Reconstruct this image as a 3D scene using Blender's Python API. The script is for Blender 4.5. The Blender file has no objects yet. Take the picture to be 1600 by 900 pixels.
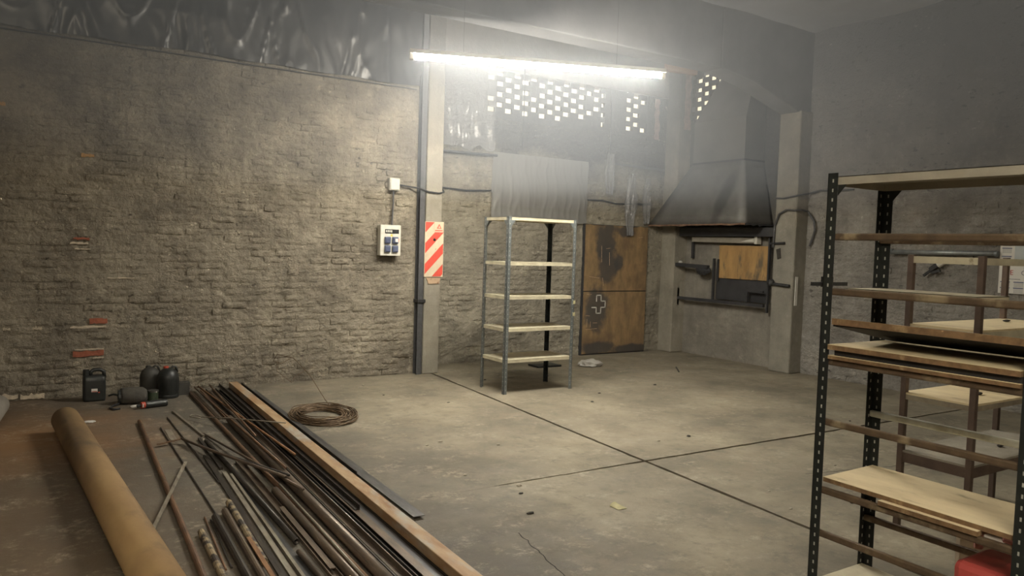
import bpy, math, random
from mathutils import Vector, Matrix, noise
random.seed(7)
SC = bpy.context.scene
COL = SC.collection

# ------------------------------------------------------------------ camera
cam_d = bpy.data.cameras.new('camera'); cam = bpy.data.objects.new('camera', cam_d); COL.objects.link(cam)
cam_d.sensor_width = 36.0; cam_d.lens = 27.0; cam_d.clip_start = 0.02; cam_d.clip_end = 200
PITCH, YAW, ROLL = math.radians(3.1), math.radians(32.7), math.radians(-1.75)
Fv = Vector((math.sin(YAW)*math.cos(PITCH), math.cos(YAW)*math.cos(PITCH), -math.sin(PITCH)))
R0 = Vector((math.cos(YAW), -math.sin(YAW), 0)); U0 = R0.cross(Fv)
Rv = R0*math.cos(ROLL) - U0*math.sin(ROLL); Uv = U0*math.cos(ROLL) + R0*math.sin(ROLL)
M = Matrix.Identity(4)
for i in range(3):
    M[i][0], M[i][1], M[i][2] = Rv[i], Uv[i], -Fv[i]
M[0][3], M[1][3], M[2][3] = 0, 0, 1.65
cam.matrix_world = M
SC.camera = cam

# ------------------------------------------------------------------ world (daylight outside the closed hall)
W = bpy.data.worlds.new('world'); SC.world = W; W.use_nodes = True
W.node_tree.nodes['Background'].inputs[0].default_value = (1.0, 0.88, 0.62, 1)
W.node_tree.nodes['Background'].inputs[1].default_value = .3
SC.view_settings.view_transform = 'Standard'; SC.view_settings.look = 'None'
SC.view_settings.gamma = 1.0; SC.view_settings.use_curve_mapping = False
SC.view_settings.exposure = 2.4
LAMP_STRENGTH = 100.0
FILL_LAMP = 95.0  # strength of the added, unseen fill lamp

# ------------------------------------------------------------------ materials
MATS = {}
def nt_new(name):
    m = bpy.data.materials.new(name); m.use_nodes = True
    nt = m.node_tree; b = nt.nodes['Principled BSDF']; MATS[name] = m
    return m, nt, b
def N(nt, t, **kw):
    n = nt.nodes.new(t)
    for k, v in kw.items(): setattr(n, k, v)
    return n
def coords(nt, world, scale=(1, 1, 1)):
    mp = N(nt, 'ShaderNodeMapping'); mp.inputs['Scale'].default_value = scale
    if world: nt.links.new(N(nt, 'ShaderNodeNewGeometry').outputs['Position'], mp.inputs[0])
    else: nt.links.new(N(nt, 'ShaderNodeTexCoord').outputs['Object'], mp.inputs[0])
    return mp.outputs[0]
def tnoise(nt, vec, scale, detail=6, rough=.6):
    n = N(nt, 'ShaderNodeTexNoise'); n.inputs['Scale'].default_value = scale
    n.inputs['Detail'].default_value = detail; n.inputs['Roughness'].default_value = rough
    nt.links.new(vec, n.inputs['Vector']); return n.outputs[0]
def ramp(nt, fac, lo, hi):
    r = N(nt, 'ShaderNodeMapRange'); r.clamp = True
    r.inputs[1].default_value = lo; r.inputs[2].default_value = hi
    nt.links.new(fac, r.inputs[0]); return r.outputs[0]
def math_(nt, op, a, b):
    n = N(nt, 'ShaderNodeMath', operation=op)
    for i, v in enumerate((a, b)):
        if isinstance(v, (int, float)): n.inputs[i].default_value = v
        else: nt.links.new(v, n.inputs[i])
    return n.outputs[0]
def mixc(nt, fac, a, b, mode='MIX'):
    n = N(nt, 'ShaderNodeMix', data_type='RGBA', blend_type=mode)
    if isinstance(fac, (int, float)): n.inputs[0].default_value = fac
    else: nt.links.new(fac, n.inputs[0])
    for idx, v in ((6, a), (7, b)):
        if isinstance(v, tuple): n.inputs[idx].default_value = (*v, 1)
        else: nt.links.new(v, n.inputs[idx])
    return n.outputs[2]
def bump(nt, b, h, strength, dist):
    n = N(nt, 'ShaderNodeBump'); n.inputs['Strength'].default_value = strength; n.inputs['Distance'].default_value = dist
    nt.links.new(h, n.inputs['Height']); nt.links.new(n.outputs[0], b.inputs['Normal'])
def pmat(name, c1, c2, scale=6, rough=.7, metal=0.0, bscale=40, bstr=.2, world=False, stretch=(1, 1, 1), lo=.35, hi=.65, c3=None, s3=2, lo3=.55, hi3=.65):
    m, nt, b = nt_new(name); v = coords(nt, world, stretch)
    col = mixc(nt, ramp(nt, tnoise(nt, v, scale), lo, hi), c1, c2)
    if c3: col = mixc(nt, ramp(nt, tnoise(nt, v, s3, 5), lo3, hi3), col, c3)
    nt.links.new(col, b.inputs['Base Color'])
    b.inputs['Roughness'].default_value = rough; b.inputs['Metallic'].default_value = metal
    if bstr: bump(nt, b, tnoise(nt, v, bscale, 4), bstr, .01)
    return m

def wall_mat(name, light, dark, pale, soot_dim0, soot_dim1, soot_dim_col=(.03, .03, .031), rough_bump=1.0):
    """lime-smeared brickwork: blotches, pale smears, vertical drips, soot and painted dimming rising towards the roof"""
    m, nt, b = nt_new(name); v = coords(nt, True)
    c = mixc(nt, ramp(nt, tnoise(nt, v, 2.2, 9, .7), .35, .68), dark, light)
    c = mixc(nt, math_(nt, 'MULTIPLY', ramp(nt, tnoise(nt, v, 5.5, 9, .75), .55, .72), .6), c, pale)
    vs = coords(nt, True, (7, 7, .35))
    c = mixc(nt, math_(nt, 'MULTIPLY', ramp(nt, tnoise(nt, vs, 1.6, 6, .6), .5, .75), .45), c, dark)
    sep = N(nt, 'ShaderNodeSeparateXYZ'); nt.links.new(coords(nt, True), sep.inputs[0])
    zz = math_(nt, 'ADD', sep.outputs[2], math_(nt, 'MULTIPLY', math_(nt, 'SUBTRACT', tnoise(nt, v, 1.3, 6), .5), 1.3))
    c = mixc(nt, math_(nt, 'MULTIPLY', ramp(nt, zz, soot_dim0, soot_dim1), .85), c, soot_dim_col)
    c = mixc(nt, math_(nt, 'MULTIPLY', ramp(nt, tnoise(nt, v, 38, 4, .7), .56, .7), .5), c, dark)
    nt.links.new(c, b.inputs['Base Color']); b.inputs['Roughness'].default_value = .95
    if rough_bump > .5:                              # near-black pits and open joints
        pit = tnoise(nt, coords(nt, True, (1, 1, 1.9)), 11, 5, .62)
        c = mixc(nt, math_(nt, 'MULTIPLY', math_(nt, 'MULTIPLY', ramp(nt, pit, .60, .66), ramp(nt, tnoise(nt, v, 1.7, 4), .42, .6)), .85), c, tuple(q*.28 for q in dark))
        fleck = tnoise(nt, coords(nt, True, (1, 1, 1.4)), 17, 6, .7)
        c = mixc(nt, math_(nt, 'MULTIPLY', math_(nt, 'MULTIPLY', ramp(nt, fleck, .61, .68), ramp(nt, tnoise(nt, v, 1.1, 4), .45, .62)), .7), c, tuple(q*1.25 for q in pale))
        nt.links.new(c, b.inputs['Base Color'])
    h = math_(nt, 'ADD', tnoise(nt, v, 9, 8, .66), math_(nt, 'MULTIPLY', tnoise(nt, v, 42, 4, .6), .25))
    bump(nt, b, h, .85*rough_bump, .05)
    return m

wall_mat('smeared_brick', (.355, .313, .24), (.15, .13, .10), (.52, .46, .35), 2.9, 4.6)  # upper darkening is part soot, part lamp falloff put into the colour
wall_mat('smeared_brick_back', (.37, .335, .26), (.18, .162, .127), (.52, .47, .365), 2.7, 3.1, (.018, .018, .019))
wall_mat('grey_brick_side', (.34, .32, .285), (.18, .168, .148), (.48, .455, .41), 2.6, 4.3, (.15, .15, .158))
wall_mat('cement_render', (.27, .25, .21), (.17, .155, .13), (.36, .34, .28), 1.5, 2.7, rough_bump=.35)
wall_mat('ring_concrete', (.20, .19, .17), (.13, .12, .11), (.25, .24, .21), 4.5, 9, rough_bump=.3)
wall_mat('concrete_column', (.34, .31, .25), (.22, .20, .16), (.42, .39, .31), 3.0, 3.8, (.06, .058, .055), rough_bump=.3)  # darker top: soot on the corner column, painted dimming on the sign column
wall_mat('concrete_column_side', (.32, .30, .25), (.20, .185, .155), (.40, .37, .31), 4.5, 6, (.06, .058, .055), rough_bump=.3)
pmat('sooty_concrete', (.19, .19, .195), (.14, .14, .145), 3, .9, bscale=18, bstr=.3, world=True)
pmat('sooty_brick', (.075, .072, .07), (.04, .039, .039), 9, .9, bscale=30, bstr=.5, world=True)
pmat('joint_dirt', (.035, .03, .026), (.02, .018, .016), 20, .95, bscale=60, bstr=.5, world=True)
pmat('red_brick', (.36, .12, .065), (.26, .085, .05), 20, .9, bscale=60, bstr=.5, world=True)
pmat('yellow_brick', (.50, .30, .13), (.42, .24, .10), 20, .9, bscale=60, bstr=.5, world=True)
pmat('pink_brick', (.30, .21, .17), (.17, .12, .10), 12, .9, bscale=50, bstr=.5, world=True)
pmat('lime_mortar', (.62, .53, .40), (.45, .38, .29), 25, .95, bscale=60, bstr=.6, world=True)

# floor: trodden concrete with oil, brown dirt on the steel-store side and pale scuffs
def floor_mat():
    m, nt, b = nt_new('concrete_floor'); v = coords(nt, True)
    c = mixc(nt, ramp(nt, tnoise(nt, v, 1.1, 8, .65), .36, .64), (.155, .134, .097), (.30, .26, .185))
    c = mixc(nt, math_(nt, 'MULTIPLY', ramp(nt, tnoise(nt, v, 7, 9, .78), .5, .68), .7), c, (.115, .102, .078))
    sep = N(nt, 'ShaderNodeSeparateXYZ'); nt.links.new(v, sep.inputs[0])
    wob = math_(nt, 'MULTIPLY', math_(nt, 'SUBTRACT', tnoise(nt, v, 1.6, 6), .5), 1.6)
    # oily area of the steel store
    xs = math_(nt, 'ADD', sep.outputs[0], wob)
    c = mixc(nt, math_(nt, 'MULTIPLY', math_(nt, 'SUBTRACT', 1.0, ramp(nt, xs, 1.9, 3.1)), .75), c, (.088, .077, .062))
    c = mixc(nt, math_(nt, 'MULTIPLY', math_(nt, 'SUBTRACT', 1.0, ramp(nt, xs, .1, 1.1)), .75), c, (.125, .082, .045))
    # rust powder near the wide tube
    d = N(nt, 'ShaderNodeVectorMath', operation='DISTANCE'); nt.links.new(v, d.inputs[0]); d.inputs[1].default_value = (.0, 7.1, 0)
    c = mixc(nt, math_(nt, 'MULTIPLY', math_(nt, 'SUBTRACT', 1.0, ramp(nt, math_(nt, 'ADD', d.outputs[1], wob), .2, 1.3)), .75), c, (.27, .145, .06))
    # sprinkled pale scuffs
    vs = coords(nt, True, (1, 1.3, 1))
    pale = math_(nt, 'MULTIPLY', ramp(nt, tnoise(nt, vs, 2.2, 10, .8), .50, .62), ramp(nt, tnoise(nt, v, 16, 8, .75), .47, .58))
    c = mixc(nt, math_(nt, 'MULTIPLY', pale, .5), c, (.48, .42, .31))
    nt.links.new(c, b.inputs['Base Color'])
    nt.links.new(ramp(nt, tnoise(nt, v, 2.5, 6), -.9, 1.0), b.inputs['Roughness'])
    b.inputs['Roughness'].default_value = .7
    bump(nt, b, math_(nt, 'ADD', tnoise(nt, v, 6, 8, .65), math_(nt, 'MULTIPLY', tnoise(nt, v, 60, 4, .7), .3)), .35, .02)
floor_mat()

pmat('black_film', (.04, .039, .039), (.022, .022, .023), 2, .34, bscale=9, bstr=.15, world=True)
pmat('soot_ceiling', (.52, .53, .57), (.42, .43, .46), 1.2, .8, bscale=4, bstr=.2, world=True)
def film_mat(name, col, alpha, rough=.22):
    m, nt, b = nt_new(name); v = coords(nt, True, (9, 9, 1.2))
    b.inputs['Base Color'].default_value = (*col, 1); b.inputs['Roughness'].default_value = rough
    b.inputs['Alpha'].default_value = alpha
    bump(nt, b, tnoise(nt, v, 2.5, 5), .25, .02)
film_mat('clear_film', (.30, .30, .30), .5, .2)
film_mat('grey_film', (.25, .245, .23), .8, .3)
pmat('sheet_steel_soot', (.17, .165, .155), (.12, .117, .11), 3, .62, .3, bscale=4, bstr=.15, world=True, c3=(.15, .14, .125), s3=1.5)
def hood_stain():
    nt = MATS['sheet_steel_soot'].node_tree; b = nt.nodes['Principled BSDF']; old = b.inputs['Base Color'].links[0].from_socket
    v = coords(nt, True); mp = N(nt, 'ShaderNodeMapping'); mp.vector_type = 'TEXTURE'
    mp.inputs['Location'].default_value = (8.66, 7.82, 2.50); mp.inputs['Rotation'].default_value = (math.radians(20), 0, 0); mp.inputs['Scale'].default_value = (1, .13, .46); nt.links.new(v, mp.inputs[0])
    ln = N(nt, 'ShaderNodeVectorMath', operation='LENGTH'); nt.links.new(mp.outputs[0], ln.inputs[0])
    k = math_(nt, 'SUBTRACT', 1.0, ramp(nt, math_(nt, 'ADD', ln.outputs[1], math_(nt, 'MULTIPLY', math_(nt, 'SUBTRACT', tnoise(nt, v, 6, 6), .5), 1.2)), .6, 1.1))
    nt.links.new(mixc(nt, math_(nt, 'MULTIPLY', k, .75), old, (.05, .049, .047)), b.inputs['Base Color'])
hood_stain()
pmat('dark_sheet', (.05, .05, .052), (.035, .035, .037), 5, .7, .2, bscale=9, bstr=.2, world=True)
pmat('rust_edge', (.22, .13, .08), (.12, .07, .045), 12, .85, world=True)
pmat('galvanised', (.36, .38, .38), (.25, .27, .27), 14, .42, .55, bstr=.05)
pmat('grey_post', (.20, .22, .22), (.14, .155, .155), 16, .5, .4, bstr=.05)
pmat('dark_post', (.035, .043, .042), (.024, .03, .03), 16, .5, .3, bstr=.05)
pmat('black_post', (.022, .026, .024), (.03, .034, .031), 16, .5, .3, bstr=.05)
pmat('hole_light', (.42, .42, .38), (.34, .34, .30), 16, .7, bstr=0)
pmat('hole_dark', (.012, .012, .012), (.02, .02, .02), 16, .8, bstr=0)
pmat('cream_shelf', (.62, .57, .41), (.47, .42, .30), 9, .6, .05, bscale=30, bstr=.08, c3=(.22, .16, .09), s3=12, lo3=.66, hi3=.75)
pmat('bronze_rail', (.16, .11, .065), (.10, .07, .045), 14, .55, .25, bstr=.1, c3=(.30, .24, .15), s3=5)
pmat('bright_rail', (.66, .67, .58), (.48, .47, .37), 14, .32, .25, bstr=.05)
pmat('brown_frame', (.125, .085, .062), (.085, .058, .045), 10, .6, .1, bstr=.1)
pmat('plywood_top', (.76, .64, .41), (.60, .49, .30), 2.5, .75, bscale=30, bstr=.08, stretch=(3, 1, 1), c3=(.30, .24, .15), s3=5, lo3=.6, hi3=.75)
pmat('plywood_edge', (.24, .145, .07), (.15, .09, .045), 30, .85, bstr=.2, c3=(.36, .25, .13), s3=9)
pmat('dusty_shelf', (.40, .37, .30), (.30, .275, .22), 6, .7, bstr=.08)
pmat('weathered_wood', (.34, .29, .21), (.22, .185, .135), 9, .85, bstr=.2)
pmat('dark_board', (.03, .028, .028), (.02, .019, .02), 5, .8, bstr=.1)
pmat('plywood_orange', (.42, .26, .10), (.27, .16, .065), 7, .8, world=True, stretch=(1, 1, .35), c3=(.13, .10, .065), s3=6, lo3=.52, hi3=.64)
# scorched rusty door sheets
def door_mat():
    m, nt, b = nt_new('scorched_door'); v = coords(nt, True)
    vs = coords(nt, True, (1, 1, .3))
    c = mixc(nt, ramp(nt, tnoise(nt, vs, 9, 8, .7), .35, .68), (.155, .105, .055), (.30, .195, .092))
    c = mixc(nt, math_(nt, 'MULTIPLY', ramp(nt, tnoise(nt, v, 3.0, 6, .6), .5, .66), .75), c, (.13, .085, .05))
    wob = math_(nt, 'MULTIPLY', math_(nt, 'SUBTRACT', tnoise(nt, v, 5, 7, .65), .5), .75)
    for (cx, cz, sx, sz) in ((7.70, 1.80, 2.6, 1.5), (7.76, 1.4, 2.5, 1.9), (7.56, .72, 2.4, 1.5), (7.98, 1.45, 6, 4), (8.12, 1.93, 3.2, 6), (7.6, .1, 1.4, 5), (8.35, .05, 1.2, 6)):
        mp = N(nt, 'ShaderNodeMapping'); mp.inputs['Scale'].default_value = (sx, 0, sz)
        mp.inputs['Location'].default_value = (-cx*sx, 0, -cz*sz); nt.links.new(N(nt, 'ShaderNodeNewGeometry').outputs['Position'], mp.inputs[0])
        ln = N(nt, 'ShaderNodeVectorMath', operation='LENGTH'); nt.links.new(mp.outputs[0], ln.inputs[0])
        k = math_(nt, 'SUBTRACT', 1.0, ramp(nt, math_(nt, 'ADD', ln.outputs[1], wob), .42, .62))
        c = mixc(nt, math_(nt, 'MULTIPLY', k, .88), c, (.052, .05, .047))
    nt.links.new(c, b.inputs['Base Color']); b.inputs['Roughness'].default_value = .75
    bump(nt, b, tnoise(nt, v, 14, 6), .25, .01)
door_mat()
pmat('chalk', (.62, .60, .55), (.35, .34, .31), 60, .95, world=True, lo=.45, hi=.7)
pmat('cable_black', (.02, .02, .021), (.03, .03, .03), 30, .6)
pmat('cable_grey', (.08, .08, .083), (.06, .06, .062), 30, .6)
pmat('white_plastic', (.66, .64, .56), (.58, .56, .48), 20, .45, bstr=.02)
pmat('blue_grey_plastic', (.085, .10, .17), (.065, .08, .14), 20, .4, bstr=.02)
pmat('dark_plastic', (.018, .02, .019), (.028, .03, .028), 8, .42, bscale=20, bstr=.08)
pmat('dusty_dark_plastic', (.055, .052, .045), (.035, .034, .03), 8, .65, bscale=20, bstr=.15)
pmat('dusty_cloth', (.085, .078, .064), (.055, .05, .043), 9, .9, bscale=30, bstr=.4)
pmat('green_plastic', (.035, .05, .025), (.025, .036, .02), 9, .5, bstr=.05)
pmat('red_plastic', (.56, .10, .085), (.48, .08, .07), 8, .45, bstr=.04)
pmat('pink_plastic', (.55, .24, .20), (.48, .20, .17), 8, .5, bstr=.04)
pmat('cream_plastic', (.62, .55, .44), (.52, .45, .36), 8, .5, bstr=.04)
pmat('orange_red', (.55, .09, .05), (.45, .07, .04), 20, .5, bstr=0)
pmat('yellow_print', (.75, .55, .08), (.7, .5, .07), 20, .5, bstr=0)
pmat('white_print', (.75, .73, .68), (.65, .63, .58), 20, .6, bstr=0)
pmat('sign_red', (.66, .085, .055), (.60, .075, .05), 12, .5, bstr=.03, c3=(.40, .16, .10), s3=20, lo3=.66, hi3=.74)
pmat('sign_cream', (.66, .56, .40), (.58, .48, .34), 12, .6, bstr=.03, c3=(.36, .27, .17), s3=20, lo3=.63, hi3=.72)
pmat('sign_plate', (.47, .33, .21), (.38, .26, .165), 14, .7, bstr=.05, c3=(.22, .12, .07), s3=25)
pmat('paper', (.74, .72, .66), (.68, .66, .60), 4, .8, bstr=0)
pmat('print_grey', (.20, .20, .21), (.27, .27, .28), 60, .8, bstr=0)
pmat('print_blue', (.12, .13, .21), (.16, .17, .25), 60, .8, bstr=0)
pmat('print_red', (.42, .05, .04), (.36, .05, .04), 60, .8, bstr=0)
pmat('print_photo', (.42, .47, .47), (.52, .55, .54), 8, .7, bstr=0)
pmat('kraft_tube', (.40, .26, .115), (.28, .175, .08), 3, .8, bscale=14, bstr=.12, stretch=(1, .5, 1), c3=(.12, .085, .05), s3=2.5, lo3=.55, hi3=.75)
pmat('pale_tube', (.50, .46, .39), (.40, .36, .30), 5, .8)
pmat('steel_rust', (.24, .135, .075), (.11, .072, .05), 9, .5, .3, bscale=30, bstr=.2, stretch=(3, .6, 3))
pmat('steel_dark', (.075, .064, .054), (.042, .037, .033), 9, .45, .55, bscale=30, bstr=.12, stretch=(3, .6, 3))
pmat('steel_brown', (.19, .14, .10), (.10, .078, .06), 9, .42, .4, bscale=30, bstr=.12, stretch=(3, .6, 3))
pmat('steel_grey', (.15, .15, .15), (.09, .09, .092), 9, .4, .6, bscale=30, bstr=.1, stretch=(3, .6, 3))
pmat('steel_pale', (.38, .34, .27), (.20, .17, .13), 9, .45, .35, bscale=30, bstr=.1, stretch=(3, .6, 3))
pmat('steel_orange', (.42, .23, .11), (.20, .10, .05), 7, .6, .3, bscale=30, bstr=.2, stretch=(3, .6, 3))
pmat('steel_mottled', (.33, .26, .16), (.055, .045, .036), 16, .7, .2, bscale=30, bstr=.3, lo=.44, hi=.56)
pmat('beam_rust', (.47, .34, .20), (.30, .165, .075), 4, .65, .15, bscale=24, bstr=.15, stretch=(2, .6, 2), c3=(.38, .37, .32), s3=3.5, lo3=.5, hi3=.7)
pmat('wire_rust', (.21, .145, .085), (.12, .08, .05), 30, .55, .4)
pmat('wood_plank', (.46, .30, .18), (.34, .21, .13), 6, .8, world=True, stretch=(.5, 2, 6))
pmat('lamp_body', (.72, .70, .62), (.66, .64, .56), 6, .5, bstr=0)
pmat('leaf', (.50, .46, .26), (.40, .36, .20), 20, .8)
pmat('crumpled_film', (.60, .58, .54), (.48, .46, .42), 12, .35, bscale=25, bstr=.4)
pmat('stone_chip', (.45, .40, .31), (.32, .28, .22), 30, .9)
pmat('dark_chip', (.05, .043, .035), (.03, .027, .023), 30, .9)
def emit(name, col, s):
    m, nt, b = nt_new(name); b.inputs['Base Color'].default_value = (.9, .9, .85, 1)
    b.inputs['Emission Color'].default_value = (*col, 1); b.inputs['Emission Strength'].default_value = s
emit('tube_lit', (1.0, .95, .84), LAMP_STRENGTH)
emit('tube_lit_fill', (1.0, .90, .72), FILL_LAMP)

# ------------------------------------------------------------------ mesh helpers
def wloc(o):
    v = Vector((0, 0, 0))
    while o: v += o.location; o = o.parent
    return v
class MB:
    def __init__(s): s.v = []; s.f = []
    def add(s, vs, fs):
        k = len(s.v); s.v += [tuple(p) for p in vs]; s.f += [tuple(i+k for i in q) for q in fs]; return s
    def box(s, x0, x1, y0, y1, z0, z1):
        return s.add([(x0, y0, z0), (x1, y0, z0), (x1, y1, z0), (x0, y1, z0), (x0, y0, z1), (x1, y0, z1), (x1, y1, z1), (x0, y1, z1)],
                     [(0, 3, 2, 1), (4, 5, 6, 7), (0, 1, 5, 4), (1, 2, 6, 5), (2, 3, 7, 6), (3, 0, 4, 7)])
    def prism(s, prof, p0, p1, up=(0, 0, 1)):
        """profile (u,w) swept from p0 to p1, u sideways, w up"""
        p0, p1 = Vector(p0), Vector(p1); d = (p1-p0).normalized(); up = Vector(up)
        if abs(d.dot(up)) > .98: up = Vector((0, 1, 0)) if abs(d.y) < .5 else Vector((1, 0, 0))
        sd = d.cross(up).normalized(); w = sd.cross(d); n = len(prof)
        vs = [p0+sd*a+w*b for a, b in prof]+[p1+sd*a+w*b for a, b in prof]
        fs = [(i, (i+1) % n, n+(i+1) % n, n+i) for i in range(n)]+[tuple(range(n-1, -1, -1)), tuple(range(n, 2*n))]
        return s.add(vs, fs)
    def bar(s, p0, p1, w, h): return s.prism([(-w/2, -h/2), (w/2, -h/2), (w/2, h/2), (-w/2, h/2)], p0, p1)
    def rod(s, p0, p1, r, n=10, up=None):
        d = (Vector(p1)-Vector(p0)).normalized(); up = (0, 0, 1) if abs(d.z) < .9 else (0, 1, 0)
        return s.prism([(r*math.cos(2*math.pi*i/n), r*math.sin(2*math.pi*i/n)) for i in range(n)], p0, p1, up)
    def hollow(s, p0, p1, r, t, n=14):
        p0, p1 = Vector(p0), Vector(p1); d = (p1-p0).normalized()
        up = Vector((0, 0, 1)) if abs(d.z) < .9 else Vector((0, 1, 0)); a = d.cross(up).normalized(); b = a.cross(d)
        rings = []
        for p, q in ((p0, r), (p1, r), (p1, r-t), (p0, r-t)):
            rings.append([p+a*q*math.cos(2*math.pi*i/n)+b*q*math.sin(2*math.pi*i/n) for i in range(n)])
        vs = [v for g in rings for v in g]; fs = []
        for k in range(4):
            for i in range(n): fs.append((k*n+i, k*n+(i+1) % n, ((k+1) % 4)*n+(i+1) % n, ((k+1) % 4)*n+i))
        return s.add(vs, fs)
    def path(s, pts, r, n=6):
        pts = [Vector(p) for p in pts]; vs = []; fs = []
        prev = None
        for i, p in enumerate(pts):
            d = (pts[min(i+1, len(pts)-1)]-pts[max(i-1, 0)]).normalized()
            up = prev if prev is not None else (Vector((0, 0, 1)) if abs(d.z) < .9 else Vector((0, 1, 0)))
            a = d.cross(up).normalized(); b = a.cross(d); prev = b
            vs += [p+a*r*math.cos(2*math.pi*k/n)+b*r*math.sin(2*math.pi*k/n) for k in range(n)]
        for i in range(len(pts)-1):
            for k in range(n): fs.append((i*n+k, i*n+(k+1) % n, (i+1)*n+(k+1) % n, (i+1)*n+k))
        fs += [tuple(range(n-1, -1, -1)), tuple(range((len(pts)-1)*n, len(pts)*n))]
        return s.add(vs, fs)
    def loft(s, rings, cap=True):
        n = len(rings[0]); vs = [p for r in rings for p in r]; fs = []
        for k in range(len(rings)-1):
            for i in range(n): fs.append((k*n+i, k*n+(i+1) % n, (k+1)*n+(i+1) % n, (k+1)*n+i))
        if cap: fs += [tuple(range(n-1, -1, -1)), tuple(range((len(rings)-1)*n, len(rings)*n))]
        return s.add(vs, fs)
    def grid(s, f, nu, nv):
        vs = [f(i/nu, j/nv) for j in range(nv+1) for i in range(nu+1)]
        fs = [(j*(nu+1)+i, j*(nu+1)+i+1, (j+1)*(nu+1)+i+1, (j+1)*(nu+1)+i) for j in range(nv) for i in range(nu)]
        return s.add(vs, fs)
    def poly(s, pts, dirv, t):
        """flat polygon given thickness t along dirv"""
        d = Vector(dirv)*t; n = len(pts); a = [Vector(p) for p in pts]
        return s.add(a+[p+d for p in a], [tuple(range(n)), tuple(range(2*n-1, n-1, -1))]+[(i, n+i, n+(i+1) % n, (i+1) % n) for i in range(n)])
    def build(s, name, mat, parent=None, smooth=False, bevel=0, subs=0, solid=0):
        if parent is None:
            xs = [p[0] for p in s.v]; ys = [p[1] for p in s.v]; zs = [p[2] for p in s.v]
            o0 = Vector(((min(xs)+max(xs))/2, (min(ys)+max(ys))/2, min(zs))); off = o0
        else: o0 = Vector((0, 0, 0)); off = wloc(parent)
        me = bpy.data.meshes.new(name); me.from_pydata([Vector(p)-off for p in s.v], [], s.f); me.validate()
        me.materials.append(MATS[mat])
        o = bpy.data.objects.new(name, me); COL.objects.link(o); o.location = o0
        if parent: o.parent = parent
        import bmesh
        bm = bmesh.new(); bm.from_mesh(me); bmesh.ops.recalc_face_normals(bm, faces=bm.faces); bm.to_mesh(me); bm.free()
        if smooth: me.polygons.foreach_set('use_smooth', [True]*len(me.polygons))
        if bevel:
            md = o.modifiers.new('bevel', 'BEVEL'); md.width = bevel; md.segments = 2; md.limit_method = 'ANGLE'; md.angle_limit = math.radians(40)
        if subs:
            md = o.modifiers.new('subd', 'SUBSURF'); md.levels = subs; md.render_levels = subs
        if solid:
            md = o.modifiers.new('solid', 'SOLIDIFY'); md.thickness = solid
        return o
def tag(o, label=None, cat=None, group=None, kind=None):
    if label: o['label'] = label
    if cat: o['category'] = cat
    if group: o['group'] = group
    if kind: o['kind'] = kind
    return o
def empty(name, loc, label, cat, group=None):
    o = bpy.data.objects.new(name, None); o.empty_display_size = .1; COL.objects.link(o); o.location = loc
    return tag(o, label, cat, group)
def struct(o, label=None): return tag(o, label, kind='structure')
def B(x0, x1, y0, y1, z0, z1): return MB().box(x0, x1, y0, y1, z0, z1)

# ------------------------------------------------------------------ floor: slabs with open joints
LW, BW, RW, CEIL = 8.82, 9.37, 9.20, 4.75          # left wall, far wall, right wall planes, ceiling height
flo = struct(B(-4, 9.5, -4, 9.7, -.16, -.025).build('floor', 'joint_dirt'), 'worn concrete workshop floor in large slabs')
def jx(y): return 4.03 + (y-3.04)*.069               # the joint that runs away from the camera
def jag(a, b, n, amp, seed):
    r = random.Random(seed); a, b = Vector(a), Vector(b); d = (b-a); s = Vector((-d.y, d.x, 0)).normalized(); out = []
    for i in range(n+1):
        p = a+d*(i/n)
        out.append(p+s*(amp*(noise.noise(Vector((i*.37, seed*3.1, 0)))+.5*r.uniform(-1, 1)) if 0 < i < n else 0))
    return out
g = .016
JY = 4.42
def slab(pts, seed):
    return MB().poly([Vector((p[0], p[1], 0)) for p in pts], (0, 0, -1), .12).build('slab', 'concrete_floor', flo)
far = 9.6
slab(jag((jx(JY)+g, JY+g, 0), (9.4, JY+g-.05, 0), 60, .008, 1)+[Vector((9.4, far, 0)), Vector((jx(far)+g, far, 0))]+jag((jx(far)+g, far, 0), (jx(JY)+g, JY+g, 0), 60, .006, 2)[1:-1], 1)
slab(jag((jx(-4)+g, -4, 0), (jx(JY)+g, JY-g, 0), 80, .006, 3)[::-1]+[Vector((9.4, -4, 0))]+[Vector((9.4, JY-g-.05, 0))]+jag((9.4, JY-g-.05, 0), (jx(JY)+g, JY-g, 0), 60, .008, 4)[1:-1], 2)
w = [Vector((-4, -4, 0)), Vector((jx(-4)-g, -4, 0))]+jag((jx(-4)-g, -4, 0), (jx(JY)-g, JY-g, 0), 80, .006, 5)[1:]
w += jag((jx(JY)-g, JY-g, 0), (2.2, JY, 0), 40, .008, 6)[1:]+jag((2.2, JY, 0), (jx(JY)-g, JY+g, 0), 40, .008, 7)[1:]
w += jag((jx(JY)-g, JY+g, 0), (jx(far)-g, far, 0), 60, .006, 8)[1:]+[Vector((-4, far, 0))]
slab(w, 3)

for k, (a, b) in enumerate((((2.42, 3.62), (2.28, 2.9)), ((5.0, 3.6), (6.3, 3.3)))):
    L_ = jag((*a, 0), (*b, 0), 24, .012, 30+k); n_ = Vector((-(b[1]-a[1]), b[0]-a[0], 0)).normalized()
    MB().poly([Vector((p.x, p.y, .0008))+n_*.0025 for p in L_]+[Vector((p.x, p.y, .0008))-n_*.0025 for p in L_[::-1]], (0, 0, -1), .0006).build('hairline_crack', 'joint_dirt', flo)

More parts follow.
